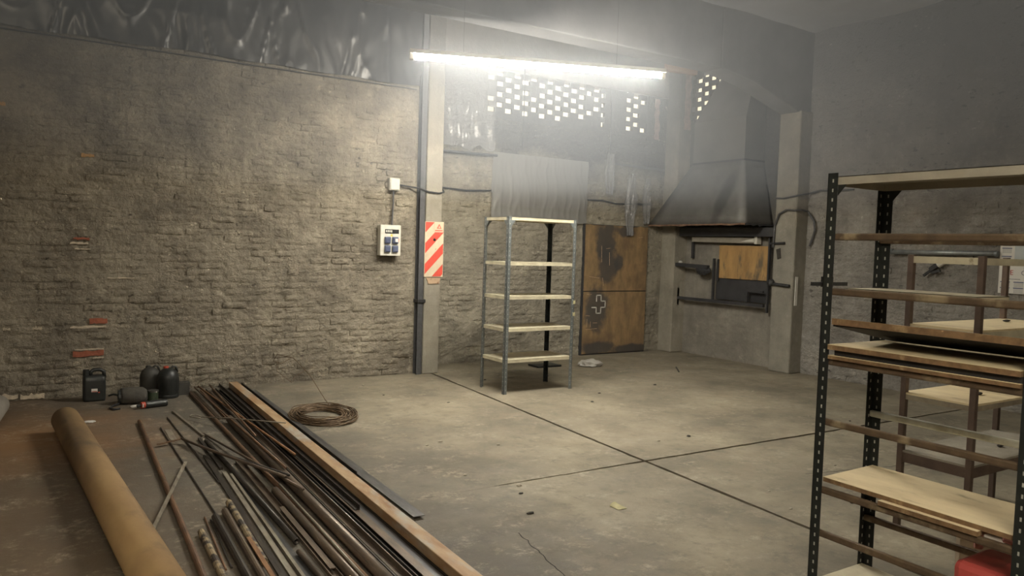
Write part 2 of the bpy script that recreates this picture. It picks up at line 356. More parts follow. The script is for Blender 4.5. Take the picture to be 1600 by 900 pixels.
# ------------------------------------------------------------------ brick walls
def brick_variant(k, L=.252, H=.062, D=.05):
    r = random.Random(100+k); nx, nz = 5, 3; vs = []; fs = []
    for j in range(nz+1):
        for i in range(nx+1):
            x = (i/nx-.5)*L; z = (j/nz-.5)*H; edge = i in (0, nx) or j in (0, nz)
            y = r.uniform(-.004, .003)+(.006 if edge else 0)
            vs.append((x+r.uniform(-.006, .006), y, z+r.uniform(-.005, .005)))
    n = len(vs); ring = [i for i in range(nx+1)]+[j*(nx+1)+nx for j in range(1, nz+1)]+[nz*(nx+1)+i for i in range(nx-1, -1, -1)]+[j*(nx+1) for j in range(nz-1, 0, -1)]
    for j in range(nz):
        for i in range(nx): a = j*(nx+1)+i; fs.append((a, a+1, a+nx+2, a+nx+1))
    m = len(ring)
    vs += [(vs[i][0], D, vs[i][2]) for i in ring]
    fs += [(ring[i], n+i, n+(i+1) % m, ring[(i+1) % m]) for i in range(m)]
    return vs, fs
VAR = [brick_variant(k) for k in range(14)]
def meshes_for(mat):
    out = []
    for k, (v, f) in enumerate(VAR):
        me = bpy.data.meshes.new('brick'); me.from_pydata(v, [], f); me.materials.append(MATS[mat]); out.append(me)
    return out
CH, BL = .0725, .268
def brick_wall(root, mat, place, u0, u1, z0, z1, ang, camd, skip, seed, amp):
    """place(u, depth, z) -> world point; the 300 nearest bricks are parts, the rest one part"""
    r = random.Random(seed); cells = []
    for j in range(int((z1-z0)/CH)):
        off = (j % 2)*BL/2+r.uniform(-.01, .01); n = int((u1-u0)/BL)+1
        for i in range(n):
            u = u0+off+i*BL+r.uniform(-.008, .008)-BL/4; z = z0+(j+.5)*CH+r.uniform(-.003, .003)
            if u-.13 < u0 or u+.13 > u1 or skip(u, z): continue
            cells.append((u, z, r.uniform(-amp, amp), r.randrange(14), r.uniform(-.012, .012), r.uniform(.8, 1.02)))
    cells.sort(key=lambda c: camd(c[0], c[1]))
    ms = meshes_for(mat); rl = wloc(root); rest = MB()
    for k, (u, z, dp, vi, tilt, sx) in enumerate(cells):
        p = Vector(place(u, dp, z)); mt = Matrix.Translation(p-rl) @ Matrix.Rotation(ang, 4, 'Z') @ Matrix.Rotation(tilt, 4, 'Y') @ Matrix.Diagonal((sx, 1, 1, 1))
        if k < 300:
            o = bpy.data.objects.new('brick', ms[vi]); COL.objects.link(o); o.parent = root; o.matrix_local = mt
        else:
            mw = Matrix.Translation(rl) @ mt; rest.add([mw @ Vector(v) for v in VAR[vi][0]], VAR[vi][1])
    if rest.v: tag(rest.build('brick_courses', mat, root), kind='stuff')
def mortar(name, mat, place, u0, u1, z0, z1, step, amp, recess, seed):
    nu, nz = int((u1-u0)/step), int((z1-z0)/step); mb = MB()
    def f(a, b):
        u = u0+(u1-u0)*a; z = z0+(z1-z0)*b
        h = noise.noise(Vector((u*1.7, z*3.0, seed)))*amp+noise.noise(Vector((u*6, z*13, seed+5)))*amp*.9+noise.noise(Vector((u*21, z*25, seed+9)))*amp*.6
        return place(u, recess-h, z)
    mb.grid(f, nu, nz)
    return mb
# left wall
pl = lambda u, d, z: (u, LW+d, z)
mb = mortar('wall_left', 'smeared_brick', pl, -4, 4.24, 0, 3.9, .022, .012, .006, 1)
mb.box(-4, 4.24, LW+.04, LW+.30, 0, CEIL)
wl = struct(mb.build('wall_left', 'smeared_brick', smooth=False), 'grey brick wall smeared with rough mortar and soot')
RED = [(.59, .75, .738, .79, 'red_brick'), (.445, .72, .405, .465, 'red_brick'), (.45, .59, 1.585, 1.61, 'red_brick'), (.52, .63, 2.41, 2.445, 'yellow_brick'), (-.16, -.11, 2.83, 2.87, 'yellow_brick')]
skipL = lambda u, z: any(a-.14 < u < b+.14 and c-.05 < z < d+.05 for a, b, c, d, m in RED) or z > 3.66
brick_wall(wl, 'smeared_brick', pl, -2.2, 4.24, 0, 3.7, 0, lambda u, z: (u-1.6)**2*.6+(z-1.5)**2+(4 if u < -.2 else 0), skipL, 3, .011)
rr = random.Random(5)
for a, b, c, d, m in RED:                            # places where the render has fallen off
    n = 7; top = [(a+(b-a)*i/n, d+rr.uniform(-.008, .004)) for i in range(n+1)]; bot = [(a+(b-a)*i/n+rr.uniform(-.004, .004), c+rr.uniform(-.004, .008)) for i in range(n, -1, -1)]
    tag(MB().poly([(x, LW-.012, z) for x, z in top+bot], (0, 1, 0), .05).build('exposed_brick', m, wl), 'bare brick where the mortar has flaked off')
for a, b, z, h in ((.42, .74, .70, .022), (.62, .72, .385, .015), (.46, .72, .475, .014), (.42, .58, 1.545, .02), (.46, .6, 1.49, .015), (.10, .18, .70, .03), (-.14, -.08, .7, .02), (-.35, -.02, .03, .05), (.0, .2, .02, .05), (.75, 1.0, 1.20, .012)):
    n = 9; top = [(a+(b-a)*i/n, z+h*rr.uniform(.3, 1)) for i in range(n+1)]; bot = [(a+(b-a)*i/n, z-h*rr.uniform(.0, .4)) for i in range(n, -1, -1)]
    MB().poly([(x, LW-.0105, q) for x, q in top+bot], (0, 1, 0), .04).build('bare_mortar', 'lime_mortar', wl)
# far wall (bay beyond the column)
pb = lambda u, d, z: (u, BW+d, z)
mb = mortar('wall_far', 'smeared_brick_back', pb, 4.4, 9.45, 0, 3.5, .025, .011, .005, 2)
mb.box(4.4, 9.45, BW+.035, BW+.3, 0, 3.46)
for a, b in ((4.4, 5.52), (7.62, 8.06), (8.5, 9.45)): mb.box(a, b, BW, BW+.05, 3.46, 4.13)
wf = struct(mb.build('wall_far', 'smeared_brick_back'), 'far brick wall with open honeycomb brickwork under the roof')
brick_wall(wf, 'smeared_brick_back', pb, 4.5, 8.93, 0, 3.48, 0, lambda u, z: (u-5.8)**2*.5+(z-1.6)**2, lambda u, z: 7.2 < u < 8.62 and z < 2.05, 4, .009)
def honeycomb(root, mat, place, u0, u1, z0, z1, axis, filled, seed):
    r = random.Random(seed); nrow = int(round((z1-z0)/.073)); PT = .29
    for j in range(nrow):
        z = z0+j*.073; off = (j % 2)*PT/2
        k = -1
        while u0+off+k*PT < u1:
            a = u0+off+k*PT+.118; b = a+.172; full = r.random() < filled(a, z)
            if full: b = a+PT
            a, b = max(a, u0), min(b, u1); k += 1
            if b-a < .02: continue
            m = MB(); jt = [r.uniform(-.006, .006) for _ in range(4)]
            if axis == 'x': m.box(a+jt[0], b+jt[1], BW+jt[2], BW+.045, z-.002, z+.0745)
            else: m.box(RW+jt[2], RW+.045, a+jt[0], b+jt[1], z-.002, z+.0745)
            m.build('brick', mat, root)
honeycomb(wf, 'sooty_brick', pb, 5.52, 7.62, 3.535, 4.13, 'x', lambda u, z: .04 if u < 7.0 else .12, 11)
honeycomb(wf, 'sooty_brick', pb, 8.06, 8.5, 3.535, 4.13, 'x', lambda u, z: .05, 12)
for a, b in ((5.52, 7.62), (8.06, 8.5)): B(a, b, BW, BW+.05, 3.44, 3.535).build('brick_bed', 'sooty_brick', wf)
B(4.4, 9.45, BW-.03, BW+.2, 4.13, CEIL+.1).build('ring_beam', 'ring_concrete', wf)
# right wall
pr = lambda u, d, z: (RW+d, u, z)
mb = mortar('wall_right', 'grey_brick_side', pr, -2, 6.9, 0, 3.9, .028, .012, .003, 3)
mb.box(RW+.04, RW+.3, -4, 6.9, 0, CEIL)
mb.box(RW, RW+.3, 3.0, 6.9, 3.9, CEIL)
wr = struct(mb.build('wall_right', 'grey_brick_side'), 'grey roughly rendered brick wall on the rack side')
brick_wall(wr, 'grey_brick_side', pr, 2.5, 6.85, 0, 3.7, -math.pi/2, lambda u, z: (u-5.4)**2*.6+(z-1.3)**2, lambda u, z: noise.noise(Vector((u*1.1, z*1.1, 3))) > .32, 6, .009)
mb = mortar('x', '', pr, 6.9, 9.45, 0, 3.7, .04, .006, .0, 8)
mb.box(RW+.03, RW+.3, 6.9, 9.45, 0, 3.62)
for a, b, c, d in ((6.9, 7.57, 3.6, CEIL), (7.64, 8.45, 3.6, CEIL), (9.1, 9.45, 3.6, CEIL), (7.57, 7.64, 3.6, 3.84), (7.57, 7.64, 3.885, CEIL), (8.45, 9.1, 4.5, CEIL)): mb.box(RW, RW+.14, a, b, c, d)
mb.build('forge_bay_render', 'cement_render', wr)
honeycomb(wr, 'sooty_brick', pr, 8.45, 9.1, 3.70, 4.5, 'y', lambda u, z: .03, 13)
# walls behind the viewpoint
struct(B(-4.2, -4, -4, 9.2, 0, CEIL).build('wall_near_left', 'smeared_brick'), 'plain brick wall closing the steel store side')
struct(B(-4.2, 9.5, -4.2, -4, 0, CEIL).build('wall_back', 'smeared_brick'), 'plain brick wall at the rear of the workshop')
# ceiling of sooty film over the rafters
def cf(a, b):
    x = -4.1+13.6*a; y = -4.1+13.7*b
    return (x, y, CEIL-.02-.05*abs(math.sin(y*1.9))+.03*noise.noise(Vector((x*1.4, y*1.4, 0))))
ce = struct(MB().grid(cf, 90, 90).box(-4.2, 9.5, -4.2, 9.7, CEIL+.06, CEIL+.16).build('ceiling', 'soot_ceiling', smooth=True), 'soot-greyed sheeting ceiling')

# ------------------------------------------------------------------ concrete frame
GY0, GY1 = 6.83, 7.15
mb = MB().prism([(-(GY1-GY0)/2, 0), ((GY1-GY0)/2, 0), ((GY1-GY0)/2, .9), (-(GY1-GY0)/2, .9)], (-4, (GY0+GY1)/2, 3.96), (7.4, (GY0+GY1)/2, 3.96))
mb.v = [(x, y, min(z, CEIL)) for x, y, z in mb.v]
h = [(7.4, 3.96), (8.0, 3.87), (8.95, 3.60), (9.2, 3.60), (9.2, CEIL), (7.4, CEIL)]
mb.poly([(x, GY0, z) for x, z in h], (0, 1, 0), GY1-GY0)
struct(mb.build('trim_1', 'sooty_concrete', bevel=.015), 'sooty concrete roof girder with a haunch down to the right column')
mb = MB().box(8.95, 9.22, 6.80, 7.15, 0, 3.62)
struct(mb.build('trim_2', 'concrete_column_side', bevel=.02), 'pale square concrete column against the right wall')
struct(B(4.285, 4.51, 8.72, 9.5, 0, CEIL).build('trim_3', 'concrete_column', bevel=.012), 'pale concrete column carrying the striped sign')
struct(B(8.93, 9.22, 9.08, 9.45, 0, CEIL).build('trim_4', 'concrete_column', bevel=.02), 'concrete corner column beside the rusty door')
ch = empty('steel_channel', (4.235, 8.77, 0), 'dark steel channel standing along the left side of the signposted column', 'steel channel')
MB().prism([(-.035, -.05), (.035, -.05), (.035, -.04), (-.025, -.04), (-.025, .04), (.035, .04), (.035, .05), (-.035, .05)], (4.235, 8.77, 0), (4.235, 8.77, 4.6), (0, 1, 0)).build('profile', 'cable_grey', ch)
B(4.19, 4.30, 8.70, 8.83, .91, .95).build('clamp_band', 'cable_black', ch, bevel=.004)
# exposed brick strips lit from the openings, timber lintel
for k, (x0, x1, y, z0, z1) in enumerate(((9.03, 9.16, 9.075, 3.62, 4.50), (8.66, 8.76, BW-.012, 3.45, 4.10))):
    n = 12; L_ = [(x0+rr.uniform(-.015, .015), z0+(z1-z0)*i/n) for i in range(n+1)]; R_ = [(x1+rr.uniform(-.02, .02), z0+(z1-z0)*i/n) for i in range(n, -1, -1)]
    MB().poly([(x, y, z) for x, z in L_+R_], (0, 1, 0), .02).build('bare_brick_strip', 'pink_brick', wf)
tag(MB().bar((8.62, 9.12, 4.57), (9.19, 9.02, 4.57), .09, .15).build('timber_lintel', 'wood_plank', bevel=.006), 'short pale timber lintel wedged in the top corner', 'timber')

# ------------------------------------------------------------------ plastic film
def ridge(v): return (1-min(1, abs(noise.noise(v))*2.2))**5
def swag(a, b):
    x = -2.4+6.6*a; z = 3.60+.98*b
    seg = (x+2.4) % .95/.95; sag = math.sin(seg*math.pi)
    y = LW-.03-.05*b-.03*ridge(Vector((x*2.2+sag*.8, z*1.4+sag*1.6, 0)))-.03*noise.noise(Vector((x*2, z*1.5, 8)))-.045*sag*(1-b)-.014*noise.noise(Vector((x*7, z*5-sag*3, 3)))
    return (x, y, z+.03*noise.noise(Vector((x*1.5, 0, 7)))*(1-b)-.02*sag*(1-b))
tag(MB().grid(swag, 260, 40).build('black_plastic_sheet', 'black_film', smooth=True), 'black plastic sheet with swags hung above the long brick wall', 'plastic sheet')
tag(MB().rod((-2.3, LW-.03, 3.55), (4.15, LW-.03, 3.555), .007).build('batten', 'cable_black'), 'dark batten under the edge of the black plastic sheet', 'batten')
def drape(name, label, mat, x0, x1, z0, z1, y, folds, amp, seed, torn=.06, taper=0):
    def f(a, b):
        xm = (x0+x1)/2; k = 1-taper*(abs(b-.5)*2)
        x = xm+(x0+(x1-x0)*a-xm)*k+.02*noise.noise(Vector((b*5, seed, 0)))
        z0_ = z0+torn*noise.noise(Vector((a*6, seed, 2)))
        q = a+.10*noise.noise(Vector((b*1.7, seed, 6)))*(1-b*.6)
        yy = y-.035-amp*.6*noise.noise(Vector((q*folds*.8, b*1.2, seed+4)))-amp*ridge(Vector((q*folds*1.1, b*.9, seed+8)))-.4*amp*ridge(Vector((q*folds*2.3, b*2.2, seed+11)))
        return (x, min(yy, y-.012), z0_+(z1-z0_)*b)
    return tag(MB().grid(f, 90, 30).build(name, mat, smooth=True), label, 'plastic sheet')
drape('clear_plastic_drape', 'clear creased plastic film hanging beside the pale column', 'clear_film', 4.58, 5.62, 2.99, 4.12, BW-.02, 5, .05, 1)
drape('grey_plastic_curtain', 'wide dusty grey plastic curtain with torn hem behind the steel shelving', 'grey_film', 5.60, 7.30, 2.04, 2.97, BW-.01, 9, .013, 2, .09)
drape('plastic_shred', 'long plastic shred hanging over the rusty door', 'clear_film', 8.0, 8.28, 1.88, 2.85, BW-.05, 2, .04, 3, .04, .55)
drape('plastic_shred', 'short bunched plastic shred beside the torn curtain', 'clear_film', 7.60, 7.80, 2.50, 3.13, BW-.03, 2, .05, 4, .04, .4)
drape('plastic_shred', 'narrow plastic shred hanging next to the metal hood', 'clear_film', 8.40, 8.56, 2.08, 2.80, BW-.03, 2, .04, 5, .04, .5)
tag(MB().rod((4.55, BW-.06, 2.905), (5.66, BW-.06, 2.92), .018).build('pipe', 'dark_sheet'), 'dark horizontal pipe under the clear plastic film', 'pipe')
tag(MB().bar((7.72, BW-.02, 2.99), (8.9, BW-.02, 2.97), .02, .03).build('batten', 'cable_grey'), 'thin grey batten on the sooty wall above the rusty door', 'batten')
for x, z0, z1, nm in ((6.1, 3.05, 4.25, 'left of the honeycomb centre'), (7.72, 2.98, 4.1, 'right of the large honeycomb')):
    tag(MB().path([(x, BW-.035, z1), (x+.005, BW-.04, (z0+z1)/2), (x, BW-.035, z0)], .008).build('wire', 'cable_black'), 'thin black vertical wire '+nm, 'wire')

# ------------------------------------------------------------------ lamps
def lamp(p0, p1, lit, label):
    p0, p1 = Vector(p0), Vector(p1); c = (p0+p1)/2; d = (p1-p0).normalized()
    t = empty('fluorescent_lamp', c, label, 'lamp')
    MB().prism([(-.05, .02), (.05, .02), (.04, .06), (-.04, .06)], p0, p1).build('housing', 'lamp_body', t)
    MB().rod(p0+d*.05-Vector((0, 0, .012)), p1-d*.05-Vector((0, 0, .012)), .02, 8).build('tube', lit, t, smooth=True)
    for e, sg in ((p0, 1), (p1, -1)): MB().bar(e-Vector((0, 0, .005)), e+d*sg*.04-Vector((0, 0, .005)), .06, .06).build('tube_holder', 'lamp_body', t, bevel=.005)
    for q in (.2, .8):
        k = p0+(p1-p0)*q; MB().rod(k+Vector((0, 0, .06)), Vector((k.x, k.y, CEIL-.12)), .0015, 5).build('suspension_rod', 'cable_grey', t)
    return t
lamp((3.11, 6.76, 3.42), (5.49, 5.82, 3.42), 'tube_lit', 'long lit fluorescent batten lamp hanging under the girder')
lamp((-1.5, -.6, 3.9), (.9, -1.6, 3.9), 'tube_lit_fill', 'added unseen batten lamp giving fill light from the rear of the workshop')  # added out of view to brighten the foreground

# ------------------------------------------------------------------ electrics on the left wall
pn = empty('socket_panel', (3.81, LW-.01, 1.49), 'white electric socket panel with four blue-grey outlets on the brick wall', 'socket panel')
Y = LW-.015
bx_ = B(3.675, 3.945, Y-.10, Y, 1.49, 1.865).build('case', 'white_plastic', pn, bevel=.008)
fy = Y-.10
B(3.735, 3.915, fy-.004, fy+.002, 1.762, 1.812).build('breaker_window', 'hole_dark', pn)
for i in range(4): B(3.742+i*.022, 3.757+i*.022, fy-.012, fy, 1.775, 1.803).build('breaker', 'white_plastic', pn)
for i, (x, z) in enumerate(((3.765, 1.68), (3.865, 1.68), (3.765, 1.575), (3.865, 1.575))):
    s = B(x-.04, x+.036, fy-.035, fy, z-.042, z+.042).build('socket', 'blue_grey_plastic', pn, bevel=.01)
    B(x-.03, x+.026, fy-.042, fy-.034, z-.032, z+.028).build('lid', 'blue_grey_plastic', s, bevel=.004)
    if i == 1:
        B(x-.012, x+.026, fy-.046, fy-.041, z-.02, z+.02).build('white_mark', 'white_print', s); B(x+.026, x+.034, fy-.046, fy-.036, z-.02, z+.02).build('red_mark', 'orange_red', s)
MB().poly([(3.80, fy-.003, 1.728), (3.84, fy-.003, 1.728), (3.82, fy-.003, 1.76)], (0, 1, 0), .004).build('warning_sticker', 'yellow_print', pn)
jb = empty('junction_box', (3.875, LW-.01, 2.29), 'small white junction box above the socket panel', 'junction box')
B(3.80, 3.935, Y-.06, Y, 2.29, 2.44).build('box', 'white_plastic', jb, bevel=.008); B(3.81, 3.925, Y-.07, Y-.06, 2.30, 2.43).build('cover', 'white_plastic', jb, bevel=.003)
tag(MB().path([(3.865, Y-.03, 2.29), (3.862, Y-.03, 2.1), (3.85, Y-.03, 1.86)], .011).build('conduit', 'cable_grey'), 'grey conduit joining the junction box and socket panel', 'cable')
tag(MB().path([(3.935, Y-.03, 2.365), (4.1, Y-.03, 2.35), (4.19, Y-.09, 2.335), (4.30, 8.70, 2.30), (4.45, 8.70, 2.29), (4.52, 8.70, 2.31), (4.6, 8.9, 2.36), (4.83, BW-.03, 2.42), (5.2, BW-.03, 2.405), (5.6, BW-.03, 2.43)], .011).build('cable', 'cable_black'), 'black cable running from the junction box round the column', 'cable')
tag(MB().path([(7.3, BW-.03, 2.40), (7.6, BW-.03, 2.405), (7.9, BW-.03, 2.37), (8.3, BW-.03, 2.39), (8.6, BW-.03, 2.40)], .011).build('cable', 'cable_black'), 'black cable on the wall above the rusty door', 'cable')

# striped sign on the column
sg = empty('striped_sign', (4.405, 8.71, 1.15), 'red and cream diagonally striped warning sign on the column', 'sign')
sx0, sx1, sz0, sz1, sy = 4.272, 4.535, 1.235, 1.93, 8.708
B(sx0, sx1, sy, sy+.01, sz0, sz1).build('backing', 'sign_cream', sg)
def clip(poly, f):
    out = []
    for i in range(len(poly)):
        a, b = poly[i], poly[(i+1) % len(poly)]; fa, fb = f(a), f(b)
        if fa >= 0: out.append(a)
        if fa*fb < 0: t = fa/(fa-fb); out.append((a[0]+(b[0]-a[0])*t, a[1]+(b[1]-a[1])*t))
    return out
SL = 1.05
for k in range(-2, 4):
    c0 = sz0-.235+k*.262
    p = [(sx0+.006, sz0+.006), (sx1-.006, sz0+.006), (sx1-.006, sz1-.006), (sx0+.006, sz1-.006)]
    p = clip(p, lambda q: q[1]-(c0+SL*(q[0]-sx0))); p = clip(p, lambda q: (c0+.128+SL*(q[0]-sx0))-q[1]) if len(p) > 2 else p
    if len(p) > 2: MB().poly([(x, sy-.002, z) for x, z in p], (0, 1, 0), .004).build('red_stripe', 'sign_red', sg)
B(4.40, 4.525, sy-.004, sy, 1.80, 1.92).build('sticker', 'sign_cream', sg)
MB().poly([(4.435, sy-.006, 1.845), (4.50, sy-.006, 1.845), (4.467, sy-.006, 1.905)], (0, 1, 0), .003).build('printed_triangle', 'sign_red', sg)
MB().poly([(4.452, sy-.007, 1.853), (4.482, sy-.007, 1.853), (4.467, sy-.007, 1.885)], (0, 1, 0), .003).build('triangle_centre', 'sign_cream', sg)
B(4.41, 4.515, sy-.006, sy, 1.815, 1.827).build('printed_line', 'sign_red', sg)
MB().rod((4.405, sy-.012, 1.70), (4.405, sy+.01, 1.71), .016).build('hook', 'cable_black', sg)
MB().poly([(4.30, sy-.001, 1.225), (4.50, sy-.001, 1.225), (4.49, sy-.001, 1.15), (4.335, sy-.001, 1.145), (4.325, sy-.001, 1.18)], (0, 1, 0), .008).build('lower_plate', 'sign_plate', sg)

# ------------------------------------------------------------------ rusty door with two sheets
dr = struct(B(7.275, 8.585, BW-.03, BW+.02, 0, 2.03).build('door_1', 'dark_sheet'), 'rusty brown two-panel metal door with black scorch marks')
def dsheet(z0, z1):
    n = 16; top = [(7.30+1.27*i/n, z1+(rr.uniform(-.012, .012) if z1 > 1.5 else 0)) for i in range(n, -1, -1)]
    MB().poly([(x, BW-.045, z) for x, z in [(7.30, z0), (8.57, z0)]+top], (0, 1, 0), .012).build('panel', 'scorched_door', dr)
dsheet(.02, .985); dsheet(1.0, 2.02)
cz, cx = .79, 7.60
cross = [(-.045, .045), (-.045, .13), (.045, .13), (.045, .045), (.13, .045), (.13, -.045), (.045, -.045), (.045, -.13), (-.045, -.13), (-.045, -.045), (-.13, -.045)]
def stroke(m, x0, z0, x1, z1, w, y=BW-.0475):
    d = Vector((x1-x0, 0, z1-z0)).normalized(); n = Vector((-d.z, 0, d.x))*w/2; a = Vector((x0, y, z0))-d*w/2; b = Vector((x1, y, z1))+d*w/2
    return m.poly([a-n, b-n, b+n, a+n], (0, 1, 0), .0025)
mb = MB(); pts = [(cx+a, cz+b*1.08) for a, b in cross]
for p, q in zip(pts[:-1], pts[1:]): stroke(mb, *p, *q, .015)
mb.build('chalk_cross', 'chalk', dr)
for q in ((7.36, .95, 7.45, .945), (7.36, .62, 7.43, .61), (7.36, .40, 7.58, .41), (7.38, .44, 7.38, .56), (7.45, .44, 7.45, .52), (7.5, .5, 7.58, .5), (7.62, 1.7, 7.63, 1.45), (7.72, 1.66, 7.80, 1.67), (7.78, 1.6, 7.79, 1.4), (7.40, 1.22, 7.6, 1.2), (7.66, 1.2, 7.68, 1.08), (8.38, 1.85, 8.46, 1.86)):
    stroke(MB(), *q, .006).build('scratch', 'sign_plate', dr)

# ------------------------------------------------------------------ metal hood over the forge bay
hd = empty('forge_hood', (8.9, 8.35, 2.0), 'large sooty sheet-metal hood with a tapering flue in the corner', 'hood')
def ring(x0, x1, y0, y1, z): return [(x0, y0, z), (x1, y0, z), (x1, y1, z), (x0, y1, z)]
rim = ring(8.58, 9.19, 7.36, 9.33, 2.06); neck = ring(8.75, 9.17, 7.57, 8.57, 3.0); neck2 = ring(8.75, 9.17, 7.57, 8.57, 3.62); top = ring(9.06, 9.17, 7.62, 8.12, 4.6)
# each sheet of the skirt its own piece
names = ('side_sheet', 'back_sheet', 'side_sheet', 'front_sheet')
for i in range(4):
    q = [Vector(rim[i]), Vector(rim[(i+1) % 4]), Vector(neck[(i+1) % 4]), Vector(neck[i])]
    def f(a, b, q=q):
        p = q[0].lerp(q[1], a).lerp(q[3].lerp(q[2], a), b); k = .025*math.sin(math.pi*a)*math.sin(math.pi*b)
        return tuple(p+Vector((1, .2, 1)).normalized()*k*noise.noise(p*2.1)*2)
    MB().grid(f, 10, 8).build(names[i], 'sheet_steel_soot', hd, smooth=True, solid=.004)
MB().loft([neck, neck2], cap=False).build('flue', 'sheet_steel_soot', hd, solid=.004)
MB().loft([neck2, top], cap=False).build('flue_taper', 'sheet_steel_soot', hd, solid=.004)
MB().loft([ring(8.742, 9.178, 7.562, 8.578, 2.985), ring(8.742, 9.178, 7.562, 8.578, 3.012)], cap=False).build('seam_band', 'dark_sheet', hd)
def lip(p, q, seed, n=22):
    p, q = Vector(p), Vector(q); a = [p+(q-p)*i/n+Vector((0, 0, .012*noise.noise(Vector((i*.5, seed, 0))))) for i in range(n+1)]
    b = [v-Vector((0, 0, .022+.02*noise.noise(Vector((i*.4, seed, 5))))) for i, v in enumerate(a)]
    m = MB(); m.add(a+b, [(i, i+1, n+2+i, n+1+i) for i in range(n)]); return m
lip((8.575, 7.35, 2.075), (8.575, 9.33, 2.065), 1).build('bent_rim', 'rust_edge', hd, solid=.006)
lip((8.575, 7.35, 2.075), (9.19, 7.35, 2.075), 2).build('bent_rim', 'dark_sheet', hd, solid=.006)
MB().rod((8.66, 7.42, 2.10), (8.93, 7.55, 2.85), .01).build('stay_rod', 'galvanised', hd)
# back plate of the forge bay and the things fixed on it
tag(B(9.155, 9.185, 7.37, 8.36, .93, 1.30).build('backing_sheet', 'dark_sheet'), 'dark sheet fixed on the wall below the plywood panel', 'metal sheet')
tag(B(9.13, 9.15, 7.37, 8.31, 1.26, 1.765).build('plywood_sheet', 'plywood_orange', bevel=.003), 'orange stained plywood panel hung under the metal hood', 'panel')
tag(B(9.0, 9.17, 7.2, 9.05, 1.90, 2.03).build('lintel_board', 'dark_sheet'), 'black board across the bay under the hood rim', 'board')
fx = empty('unlit_batten_lamp', (9.1, 8.2, 1.80), 'unlit dusty batten fitting between the hood and plywood panel', 'lamp')
MB().prism([(-.03, 0), (.03, 0), (.03, .085), (-.03, .085)], (9.10, 7.56, 1.80), (9.10, 8.84, 1.81)).build('housing', 'concrete_column', fx, bevel=.006)
B(9.05, 9.15, 7.53, 7.58, 1.79, 1.90).build('end_cap', 'white_plastic', fx, bevel=.005)
MB().poly([(9.066, 7.60, 1.82), (9.066, 7.85, 1.825), (9.066, 7.60, 1.875)], (1, 0, 0), .004).build('worn_patch', 'white_plastic', fx)
rl_ = empty('steel_rail', (9.1, 8.3, .88), 'long dark steel rail across the forge bay at waist height', 'rail')
MB().bar((9.06, 7.36, .90), (9.06, 9.10, .90), .05, .045).build('rail', 'dark_sheet', rl_)
B(9.04, 9.08, 9.08, 9.12, .78, 1.06).build('end_bracket', 'dark_sheet', rl_)
B(9.09, 9.13, 7.33, 7.355, .8, 1.95).build('upright', 'dark_sheet', rl_)
tag(B(9.05, 9.085, 8.33, 8.36, .92, 1.56).build('upright_bar', 'dark_sheet'), 'short dark upright bar standing on the steel rail', 'bar')
tag(B(9.10, 9.125, 8.29, 8.315, 1.22, 1.55).build('panel_bracket', 'dark_sheet'), 'dark bracket along the left edge of the plywood panel', 'bracket')
tag(B(9.13, 9.16, 8.86, 8.90, 1.55, 1.9).build('hanger_strap', 'dark_sheet'), 'dark strap hanging from the board under the hood', 'strap')
br = empty('wall_bracket', (9.05, 8.75, 1.35), 'black lumpy tool bracket on the wall left of the plywood', 'bracket')
MB().bar((9.0, 8.40, 1.42), (9.0, 9.16, 1.44), .07, .06).build('arm', 'dark_sheet', br, bevel=.01)
def lump(c, r, seed, n=12, m=8, sq=(1, 1, 1), zmin=None):
    rings = []
    for j in range(m+1):
        th = math.pi*j/m; rg = []
        for i in range(n):
            ph = 2*math.pi*i/n; d = Vector((math.sin(th)*math.cos(ph), math.sin(th)*math.sin(ph), math.cos(th)))
            k = r*(1+.28*noise.noise(d*2.2+Vector((seed, 0, 0))))
            p = Vector(c)+Vector((d.x*sq[0], d.y*sq[1], d.z*sq[2]))*k
            if zmin is not None: p.z = max(p.z, zmin)
            rg.append(p)
        rings.append(rg)
    return MB().loft(rings)
lump((9.02, 8.52, 1.37), .09, 3, sq=(.7, 1.6, .8)).build('clamp_jaw', 'dark_sheet', br)
lump((9.0, 9.0, 1.48), .03, 5, sq=(.8, 1.5, .7)).build('cloth_scrap', 'crumpled_film', br)
tag(MB().bar((9.06, 7.38, 1.10), (9.06, 7.68, 1.10), .03, .03).bar((9.06, 7.67, 1.10), (9.06, 7.67, .93), .03, .03).build('small_hook_bar', 'dark_sheet'), 'small dark angled bar at the column end of the rail', 'bar')
# wiring on the right column
tag(MB().path([(8.93, 7.13, 2.44), (8.93, 7.0, 2.43), (8.93, 6.80, 2.46), (8.98, 6.77, 2.47), (9.15, 6.76, 2.50), (9.17, 6.6, 2.54), (9.17, 6.4, 2.52), (9.17, 6.1, 2.53)], .012).build('cable', 'cable_grey'), 'grey cable crossing the right column above the hose', 'cable')
tag(MB().path([(8.93, 7.14, 1.75), (8.93, 7.13, 2.05), (8.92, 7.06, 2.21), (8.92, 6.94, 2.27), (8.93, 6.80, 2.26), (9.0, 6.76, 2.27), (9.12, 6.74, 2.25), (9.15, 6.66, 2.12), (9.15, 6.64, 2.0), (9.16, 6.68, 1.88), (9.16, 6.72, 1.78)], .014).build('hose', 'cable_grey'), 'dark hose looping over the right column', 'hose')
vb = empty('valve', (8.93, 7.0, 1.2), 'dark pipe clamp with valve fixed on the right column', 'valve')
MB().rod((8.92, 7.2, 1.24), (8.92, 6.83, 1.22), .022).build('clamp_pipe', 'cable_black', vb); lump((8.92, 7.14, 1.25), .05, 9).build('valve_body', 'cable_black', vb)
MB().rod((8.93, 7.2, 1.80), (8.93, 6.95, 1.81), .016).build('peg', 'cable_black', vb)
